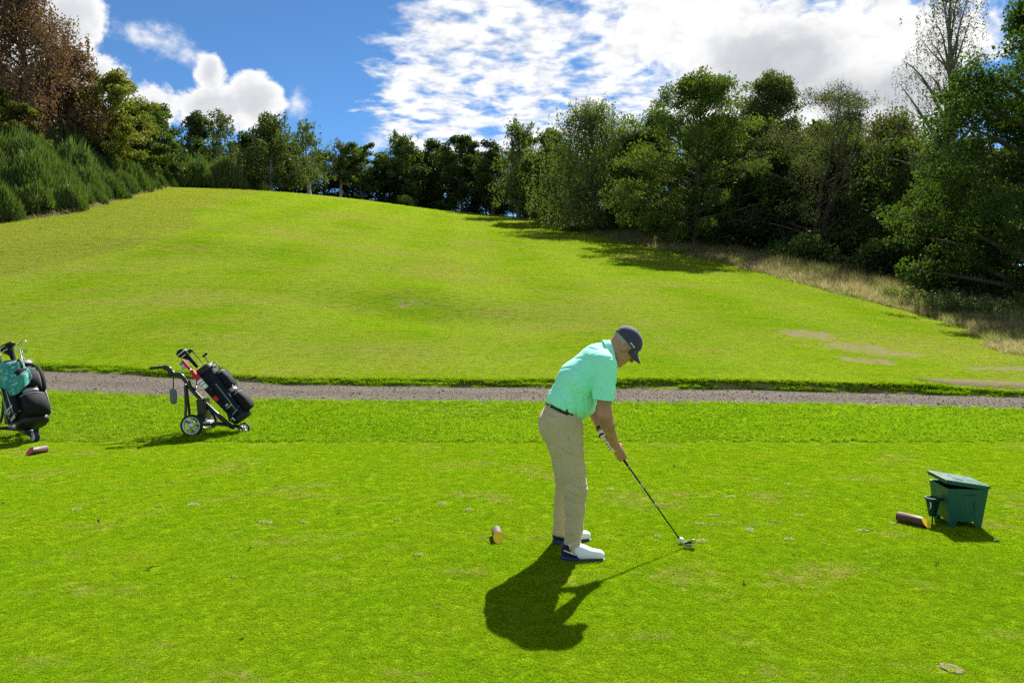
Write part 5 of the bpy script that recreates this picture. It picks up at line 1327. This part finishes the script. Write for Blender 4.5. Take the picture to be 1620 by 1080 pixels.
# bag axes: z along the bag from boot to mouth, x away from the trolley, y sideways
M_BAG = cloth('black_nylon', (.006, .0075, .012), 500, .8, .35, .0); M_BAG2 = cloth('navy_nylon', (.007, .013, .022), 500, .8, .35, .0)
M_ZIP = simple('grey_piping', (.42, .43, .46), .6); M_SHINE = simple('silver_vinyl', (.34, .33, .36), .35, .6)
def loft(secs, n=28, e=3.0):
    """rounded-rectangle sections (z, cx, cy, rx, ry)"""
    V = []; F = []
    for z, cx, cy, rx, ry in secs:
        for k in range(n):
            a = 2 * math.pi * k / n; c, s = math.cos(a), math.sin(a); d = (abs(c) ** e + abs(s) ** e) ** (-1 / e); V.append((cx + rx * c * d, cy + ry * s * d, z))
    for j in range(len(secs) - 1):
        for k in range(n): F.append((j * n + k, j * n + (k + 1) % n, (j + 1) * n + (k + 1) % n, (j + 1) * n + k))
    F.append(tuple(reversed(range(n)))); F.append(tuple(range((len(secs) - 1) * n, len(secs) * n)))
    return V, F
def pocket(parent, z0, z1, cx, cy, rx, ry, mat, name='pocket', zipc=True):
    h = z1 - z0; V, F = loft([(z0, cx - .01, cy, rx * .80, ry * .86), (z0 + h * .08, cx, cy, rx, ry), (z0 + h * .5, cx + .008, cy, rx * 1.05, ry * 1.02), (z0 + h * .88, cx - .004, cy, rx * .92, ry * .97), (z1, cx - .02, cy, rx * .66, ry * .84)], 24, 2.6)
    p = MB().add(V, F, 0, True).build(name, mat, parent)
    if zipc:
        pts = [(cx - .004 + rx * .95 * math.cos(a), cy + ry * 1.0 * math.sin(a), z1 - h * .10) for a in np.linspace(-1.9, 1.9, 15)]
        MB().tube(pts, .0035, 6).build('zip', M_ZIP, p)
    return p
def bag(label, M, body_mat, seed):
    o = thing('golf_bag', label, 'golf bag'); o.matrix_world = M
    V, F = loft([(.0, 0, 0, .100, .115), (.02, 0, 0, .112, .125), (.10, 0, 0, .116, .128), (.40, 0, 0, .112, .125), (.68, 0, 0, .116, .130), (.80, 0, 0, .122, .136)])
    b = MB().add(V, F, 0, True).build('body', body_mat, o)
    V, F = loft([(.765, 0, 0, .127, .141), (.78, 0, 0, .131, .145), (.845, -.006, 0, .130, .145), (.85, -.006, 0, .122, .136)]); MB().add(V, F, 0, True).build('top_cuff', M_BLACK, o)
    V, F = loft([(-.015, 0, 0, .105, .120), (.0, 0, 0, .120, .133), (.055, 0, 0, .122, .135), (.06, 0, 0, .115, .128)]); MB().add(V, F, 0, True).build('boot', M_BLACK, o)
    pocket(o, .045, .34, .155, 0, .068, .105, M_BAG); pocket(o, .42, .69, .150, 0, .058, .095, M_BAG); pocket(o, .35, .42, .13, 0, .045, .07, M_SHINE, 'small_pocket', False)
    for s in (-1, 1):
        p = pocket(o, .10, .60, .01, s * .135, .085, .034, body_mat, 'side_pocket', False)
        MB().tube([(-.045, s * .168, .13), (-.05, s * .172, .32), (-.04, s * .166, .56)], .004, 6).build('zip', M_ZIP, p)
        MB().tube([(.055, s * .168, .14), (.06, s * .173, .32), (.055, s * .167, .56)], .004, 6).build('zip', M_ZIP, p)
        MB().tube([(-.085, s * .125, .115), (-.03, s * .168, .10), (.06, s * .166, .12), (.10, s * .12, .15)], .005, 6).build('piping', M_ZIP, o)
    MB().tube(smooth_path([(.10, .10, .74), (.17, .115, .70), (.19, .12, .55), (.16, .12, .40), (.11, .10, .36)]), [(.022, .006)] * 25, 8, up=(0, 1, 0)).build('shoulder_strap', M_BAG, o)
    MB().tube(smooth_path([(.125, -.03, .80), (.17, -.03, .815), (.185, -.03, .77), (.175, -.03, .70), (.13, -.03, .68)]), [(.014, .006)] * 25, 8, up=(0, 1, 0)).build('carry_handle', M_BLACK, o)
    for (x, y) in ((.17, .05), (.18, -.06)): MB().box((x, y, .43), (.012, .02, .035)).build('buckle', M_ZIP, o, bevel=.003)
    return o
def bag_club(name, label, M, x, y, z0, kind, tilt=(0, 0), spin=0., cat='golf club'):
    """a club standing head up in a bag; base frame as the bag"""
    o = thing(name, label, cat); o.matrix_world = M @ Matrix.Translation((x, y, .06)) @ Euler((tilt[0], tilt[1], 0)).to_matrix().to_4x4() @ Matrix.Rotation(spin, 4, 'Z')
    MB().tube([(0, 0, .30), (0, 0, z0)], .0055, 8).build('shaft', M_STEEL if kind == 'iron' else M_SHAFT, o); MB().tube([(0, 0, .0), (0, 0, .30)], .012, 8).build('grip', M_GRIP, o)
    if kind == 'iron':
        h = MB(); iron_head(h, R(28)); q = h.build('club_head', M_STEEL, o, bevel=.0015); q.matrix_local = Matrix.Translation((0, 0, z0)) @ Matrix.Rotation(math.pi, 4, 'X')
    elif kind == 'cover':
        V, F = loft([(z0 - .26, 0, 0, .020, .020), (z0 - .12, 0, 0, .026, .024), (z0 - .05, -.018, 0, .052, .036), (z0 + .0, -.035, 0, .070, .047), (z0 + .045, -.04, 0, .060, .042), (z0 + .065, -.04, 0, .026, .02)], 22, 2.2); q = MB().add(V, F, 0, True).build('head_cover', M_BAG, o)
        for zz, rr in ((z0 - .04, .060), (z0 + .01, .074)): MB().tube([(-.033 + rr * math.cos(a), .050 * math.sin(a) * rr / .074, zz) for a in np.linspace(0, 6.283, 21)], [(.006, .003)] * 21, 6, up=(0, 0, 1)).build('cover_stripe', M_LETTER, q)
    elif kind == 'wood':
        def fn(p): return 1 - .25 * max(0, -p.z)
        h = MB().blob((-.045, 0, z0 + .0), (.062, .048, .030), 18, 12, fn=fn).tube([(0, 0, z0 - .06), (-.004, 0, z0 + .0)], [.008, .012], 10); h.build('club_head', M_SHAFT, o, weld=False)
    elif kind == 'white_cover':
        V, F = loft([(z0 - .24, 0, 0, .022, .022), (z0 - .10, 0, 0, .036, .032), (z0, 0, 0, .042, .036), (z0 + .03, 0, 0, .022, .02)], 22, 2.2); MB().add(V, F, 0, True).build('head_cover', M_WHITE, o)
    elif kind == 'putter':
        MB().box((-.03, 0, z0), (.10, .028, .028)).build('club_head', M_SHAFT, o, bevel=.006)
    return o
# the trolley seen from the side
T1 = Matrix.Translation((-4.175, 10.07, .0)); TROLLEY = trolley('black push trolley with silver spoked wheels carrying the bag with red umbrella', (-4.175, 10.07, .0), 0.)
BAGL = Matrix.Translation((.585, 0, .205)) @ Matrix.Rotation(R(-37), 4, 'Y')
B1 = T1 @ BAGL
bag1 = bag('black golf bag with blue logo strapped on the trolley beside the path', B1, M_BAG2, 1)
_lb = lettering(bag1, text_mesh('POWER', .045, .001), M_LETTER, (-.005, -.1745, .20), (1, 0, 0), (0, 0, 1)) if False else None
MB().add([(-.03, -.1745, .235), (-.012, -.1745, .262), (.0, -.1745, .250), (.010, -.1745, .268), (.035, -.1745, .235), (.012, -.1745, .248), (.0, -.1745, .238), (-.012, -.1745, .246)], [tuple(range(8))]).build('emblem', M_LETTER, bag1)
MB().add([(-.075, -.1742, .225), (-.032, -.1742, .225), (-.014, -.1742, .262), (-.05, -.1742, .262)], [(0, 1, 2, 3)]).build('emblem', M_BLUE, bag1)
for i in range(8): MB().box((-.05 + i * .0145, -.1738, .214), (.009, .002, .011 if i % 3 else .013)).build('wordmark', M_LETTER, bag1)
for nm, lab, x, y, z0, kind, tl, sp_ in (
        ('golf_club', 'black fairway wood standing tallest in the bag with red umbrella', .03, .05, 1.08, 'wood', (0, -.03), .2),
        ('golf_club', 'driver with a black club head at the back of the bag with red umbrella', -.01, -.02, 1.10, 'cover', (.02, -.05), 0.),
        ('golf_club', 'steel iron pointing left beside the red umbrella', -.05, -.06, .98, 'iron', (.03, -.06), math.pi),
        ('golf_club', 'steel iron behind the red umbrella in the trolley bag', -.04, .05, 1.0, 'iron', (-.02, -.05), 2.8),
        ('golf_club', 'short iron leaning low out of the trolley bag', -.07, 0, .94, 'iron', (0, -.1), 3.4),
        ('putter', 'dark putter poking out over the front pocket of the trolley bag', .075, -.04, .90, 'putter', (.02, .05), 2.6)):
    bag_club(nm, lab, B1, x, y, z0, kind, tl, sp_)
M_REDF = cloth('red_nylon', (.50, .02, .025), 500, .6)
um = thing('golf_umbrella', 'red black and white golf umbrella strapped to the side of the bag', 'umbrella'); um.matrix_world = B1 @ Matrix.Translation((-.035, -.185, .02)) @ Euler((R(1.5), R(-3), 0)).to_matrix().to_4x4()
def seg(z0, z1, r0, r1, mat, name, lob=.12):
    n = 20; V = []; F = []
    for j in range(6):
        t = j / 5; r = r0 + (r1 - r0) * t
        for k in range(n): a = 2 * math.pi * k / n; rr = r * (1 + lob * math.sin(a * 5 + z0 * 9)); V.append((rr * math.cos(a), rr * math.sin(a), z0 + (z1 - z0) * t))
    for j in range(5):
        for k in range(n): F.append((j * n + k, j * n + (k + 1) % n, (j + 1) * n + (k + 1) % n, (j + 1) * n + k))
    F += [tuple(reversed(range(n))), tuple(range(5 * n, 6 * n))]
    return MB().add(V, F, 0, True).build(name, mat, um)
seg(.0, .06, .008, .011, M_STEEL, 'tip', 0); seg(.06, .34, .014, .026, M_BAG, 'canopy'); seg(.34, .41, .028, .031, M_REDF, 'canopy_band'); seg(.41, .56, .028, .032, M_BAG, 'canopy')
seg(.56, .70, .032, .034, M_WHITE, 'canopy_band'); seg(.70, .86, .034, .030, M_REDF, 'canopy_band'); seg(.86, .885, .014, .014, M_STEEL, 'ferrule', 0); seg(.885, 1.03, .019, .021, M_REDF, 'handle', 0)
for zz in (.62, .66): MB().tube([(.0345 * math.cos(a), .0345 * math.sin(a), zz) for a in np.linspace(0, 6.283, 17)], .004, 6).build('band_print', M_BLACK, um)
pouch = thing('hanging_pouch', 'grey fabric pouch hanging from the trolley handle by a strap', 'pouch', (-4.175 - .325, 10.045, .40))
V_, F_ = loft([(0, 0, 0, .018, .010), (.015, 0, 0, .042, .020), (.10, 0, 0, .050, .024), (.17, 0, 0, .052, .022), (.195, 0, 0, .040, .014), (.215, 0, 0, .012, .006)], 20, 2.2)
MB().add(V_, F_, 0, True).build('pouch_body', M_GREYF, pouch); MB().tube([(0, 0, .21), (.002, 0, .30), (.004, 0, .385)], [(.008, .003)] * 3, 8).build('strap', M_BLACK, pouch)
MB().tube([(.028 * math.cos(a) + .004, .02, .40 + .026 * math.sin(a)) for a in np.linspace(0, 6.283, 15)], .003, 6).build('strap_loop', M_BLACK, pouch)

# the second trolley, turned towards the tee, with a towel over its bag
YAW2 = R(-34); L2 = (-6.46, 9.76, .0)
trolley('black push trolley carrying the bag with the teal towel', L2, YAW2)
T2 = Matrix.Translation(L2) @ Matrix.Rotation(YAW2, 4, 'Z'); B2 = T2 @ Matrix.Translation((.56, 0, .22)) @ Matrix.Rotation(R(-31), 4, 'Y') @ Matrix.Diagonal((1.25, 1.3, 1.0, 1))
bag2 = bag('black golf bag with white trim and a teal towel over its top', B2, M_BAG, 2)
lettering(bag2, text_mesh('Callaway', .052, .001), M_LETTER, (.005, -.1755, .235), (1, 0, 0), (0, 0, 1))
MB().tube([(-.02, -.1755, .195), (.0, -.1755, .165), (.025, -.1755, .20)], [.004, .006, .004], 6).build('emblem', M_LETTER, bag2)
MB().box((.03, -.172, .09), (.09, .012, .035)).build('trim_panel', M_SHINE, bag2, bevel=.004); MB().box((.212, -.01, .20), (.012, .12, .05)).build('trim_panel', M_SHINE, bag2, bevel=.004)
for nm, lab, x, y, z0, kind, tl, sp_ in (
        ('golf_club', 'driver under a black and white cover above the teal towel', .03, -.01, 1.04, 'cover', (0, -.02), .4),
        ('golf_club', 'club under a white cover hanging out beside the teal towel', -.08, -.09, .93, 'white_cover', (.12, -.16), 0.),
        ('golf_club', 'dark fairway wood leaning left out of the towel draped bag', -.06, -.03, 1.02, 'cover', (.05, -.13), 1.),
        ('golf_club', 'steel iron at the front of the towel draped bag', .06, .03, 1.0, 'iron', (0, .05), .6),
        ('golf_club', 'steel iron among the covers in the towel draped bag', .02, .06, .98, 'iron', (-.04, 0), 2.),
        ('golf_club', 'black wood at the right of the towel draped bag', .08, -.03, .97, 'wood', (.02, .06), 2.6)):
    bag_club(nm, lab, B2, x, y, z0, kind, tl, sp_)
def _towel(t):
    g = t.new('ShaderNodeTexCoord').outputs['Object']; n = t.noise(g, 260, 3, .6); big = t.noise(g, 9, 3)
    st = t.ramp(t.noise(t.vmul(g, (26, 26, 34)), 1., 1, .3, .8), .60, .64)
    c = t.mix(t.m('MULTIPLY', st, .55), (.008, .23, .20, 1), (.45, .60, .55, 1)); return principled(t, c, .9, t.m('ADD', n, big), .35, .006, Sheen_Weight=.3)
M_TOWEL = material('teal_towel', _towel)
def towel():
    """cloth over the near rim of the bag: down its side and round to the front pockets"""
    V = []; F = []; nu, nv = 34, 22
    for j in range(nv + 1):
        t = j / nv
        for i in range(nu + 1):
            s = i / nu; a = -2.25 + s * 2.3                                  # angle round the bag
            drop = (.31 - .10 * math.cos(s * 5.2) * 1.0) * (1 if s < .55 else 1.25); z = .852 - t * drop - .015 * math.sin(s * 9)
            w = .012 * math.sin(s * 23 + t * 2) * t + .010 * math.sin(s * 11 + 1) * t; rx, ry = .150 + .018 * t + w, .164 + .030 * t + w
            if s > .6 and t > .35: rx += .07 * sstep(.35, .7, t) * sstep(.6, .8, s)
            top = 1 - sstep(0, .14, t); V.append(((rx - .03 * top) * math.cos(a), (ry - .03 * top) * math.sin(a), z + .012 * (1 - top) * 0))
    for j in range(nv):
        for i in range(nu): k = j * (nu + 1) + i; F.append((k, k + 1, k + nu + 2, k + nu + 1))
    me = mesh_from(np.array(V), np.array(F), [M_TOWEL], True)
    o = link('towel', me); o.matrix_world = B2; md = o.modifiers.new('thick', 'SOLIDIFY'); md.thickness = .006
    tag(o, 'teal patterned towel draped over the golf bag', 'towel')
towel()
# ---------------------------------------------------------------- small things on the turf, stones on the path, bunker
M_DEAD = simple('dead_leaf', (.10, .055, .025), .8, .2)
def _lm(seed):
    r = np.random.default_rng(seed); V = []; F = []
    for j in range(5):
        t = j / 4; w = .5 * math.sin(math.pi * (t * .9 + .05)) ** .8
        for s in (-1, 0, 1): V.append((t - .5, s * w * .62, .16 * abs(s) * (1 + .4 * r.uniform()) + .12 * math.sin(t * 4 + seed)))
    for j in range(4):
        for k in range(2): a = j * 3 + k; F.append((a, a + 1, a + 4, a + 3))
    return mesh_from(V, F, [M_DEAD], True, 'leaf')
_LM = [_lm(i) for i in range(3)]
_lp = [(-.41, 4.14), (-1.35, 3.75), (-2.3, 4.75), (-3.3, 7.2), (-2.5, 7.7), (-2.2, 7.0), (-4.3, 6.35), (-3.2, 5.8), (-.75, 5.95), (-1.4, 6.1), (1.9, 5.05), (2.75, 4.85), (1.4, 4.5), (.9, 7.6), (1.7, 7.9), (-.3, 7.6), (2.9, 8.1), (.35, 6.3), (3.9, 7.8), (-5.5, 7.9), (-1.8, 5.15)]
for i, (x, y) in enumerate(_lp):
    o = link('fallen_leaf', _LM[i % 3], None, (x, y, .016), (.2 * math.sin(i), .2 * math.cos(i), i * 1.7)); k = .028 + .012 * ((i * 7) % 5) / 5; o.scale = (k, k, k)
    tag(o, 'small dry brown leaf lying on the mown tee', 'leaf', 'fallen leaves on the tee')
tag(MB().tube([(0, 0, 0), (.03, 0, .0), (.045, 0, 0)], [.0025, .003, .006], 8).build('broken_tee', M_WHITE, None, (3.42, 5.32, .018), (0, 0, .6)), 'tiny white broken tee peg in the shadow of the green box', 'tee peg')
def _peb(t):
    rnd = t.new('ShaderNodeObjectInfo').outputs['Random']; c = t.mix(rnd, (.10, .088, .072, 1), (.24, .215, .185, 1)); return principled(t, c, .85, Specular_IOR_Level=.2)
_pm = MB().blob((0, 0, 0), (1, .8, .55), 6, 4); _pmo = mesh_from(_pm.v, _pm.f, [material('pebble', _peb)], False)
_x = rng.uniform(-16, 15, 15000); _n0, _f0 = path_near(_x), path_far(_x); _u = rng.uniform(0, 1, len(_x)); _y = _n0 + (_f0 - _n0) * _u
_h = height(_x, _y, False) - .047 + .012 * wob(_x, _y, .33) + .02 * np.sin(math.pi * _u * 2) ** 2; _s = rng.uniform(.006, .016, len(_x)) * (1 + (rng.uniform(0, 1, len(_x)) > .97) * 1.3)
scatter('path_stones', np.stack([_x, _y, _h], 1), rng.uniform(0, 6.28, (len(_x), 3)), np.stack([_s, _s, _s], 1), np.zeros(len(_x)), _pmo, 'loose grey stones strewn over the gravel path', 'stones')
def _bsand(t):
    pos = t.new('ShaderNodeNewGeometry').outputs['Position']; n = t.noise(pos, 3, 5, .65); return principled(t, t.mix(n, (.16, .11, .07, 1), (.27, .20, .13, 1)), .95, n, .5, .1)
_bv = []; _bf = []
for i in range(33):
    a = i / 32; xx = -32.4 + 6.2 * a; e = math.sin(math.pi * a) ** .55; y0 = 118.6 - 1.2 * e
    zt = max(float(height(xx, 119.6)), float(height(xx, 118.6))) + .10 * e
    for t_, dz in ((0., -.75 * e), (.35, -.35 * e), (.8, -.06 * e), (1., 0.)): _bv.append((xx, y0 + t_ * 1.0, zt + dz - .03))
for i in range(32):
    for k in range(3): a = i * 4 + k; _bf.append((a, a + 4, a + 5, a + 1))
structure(link('bunker', mesh_from(_bv, _bf, [material('bunker_sand', _bsand)], True)))
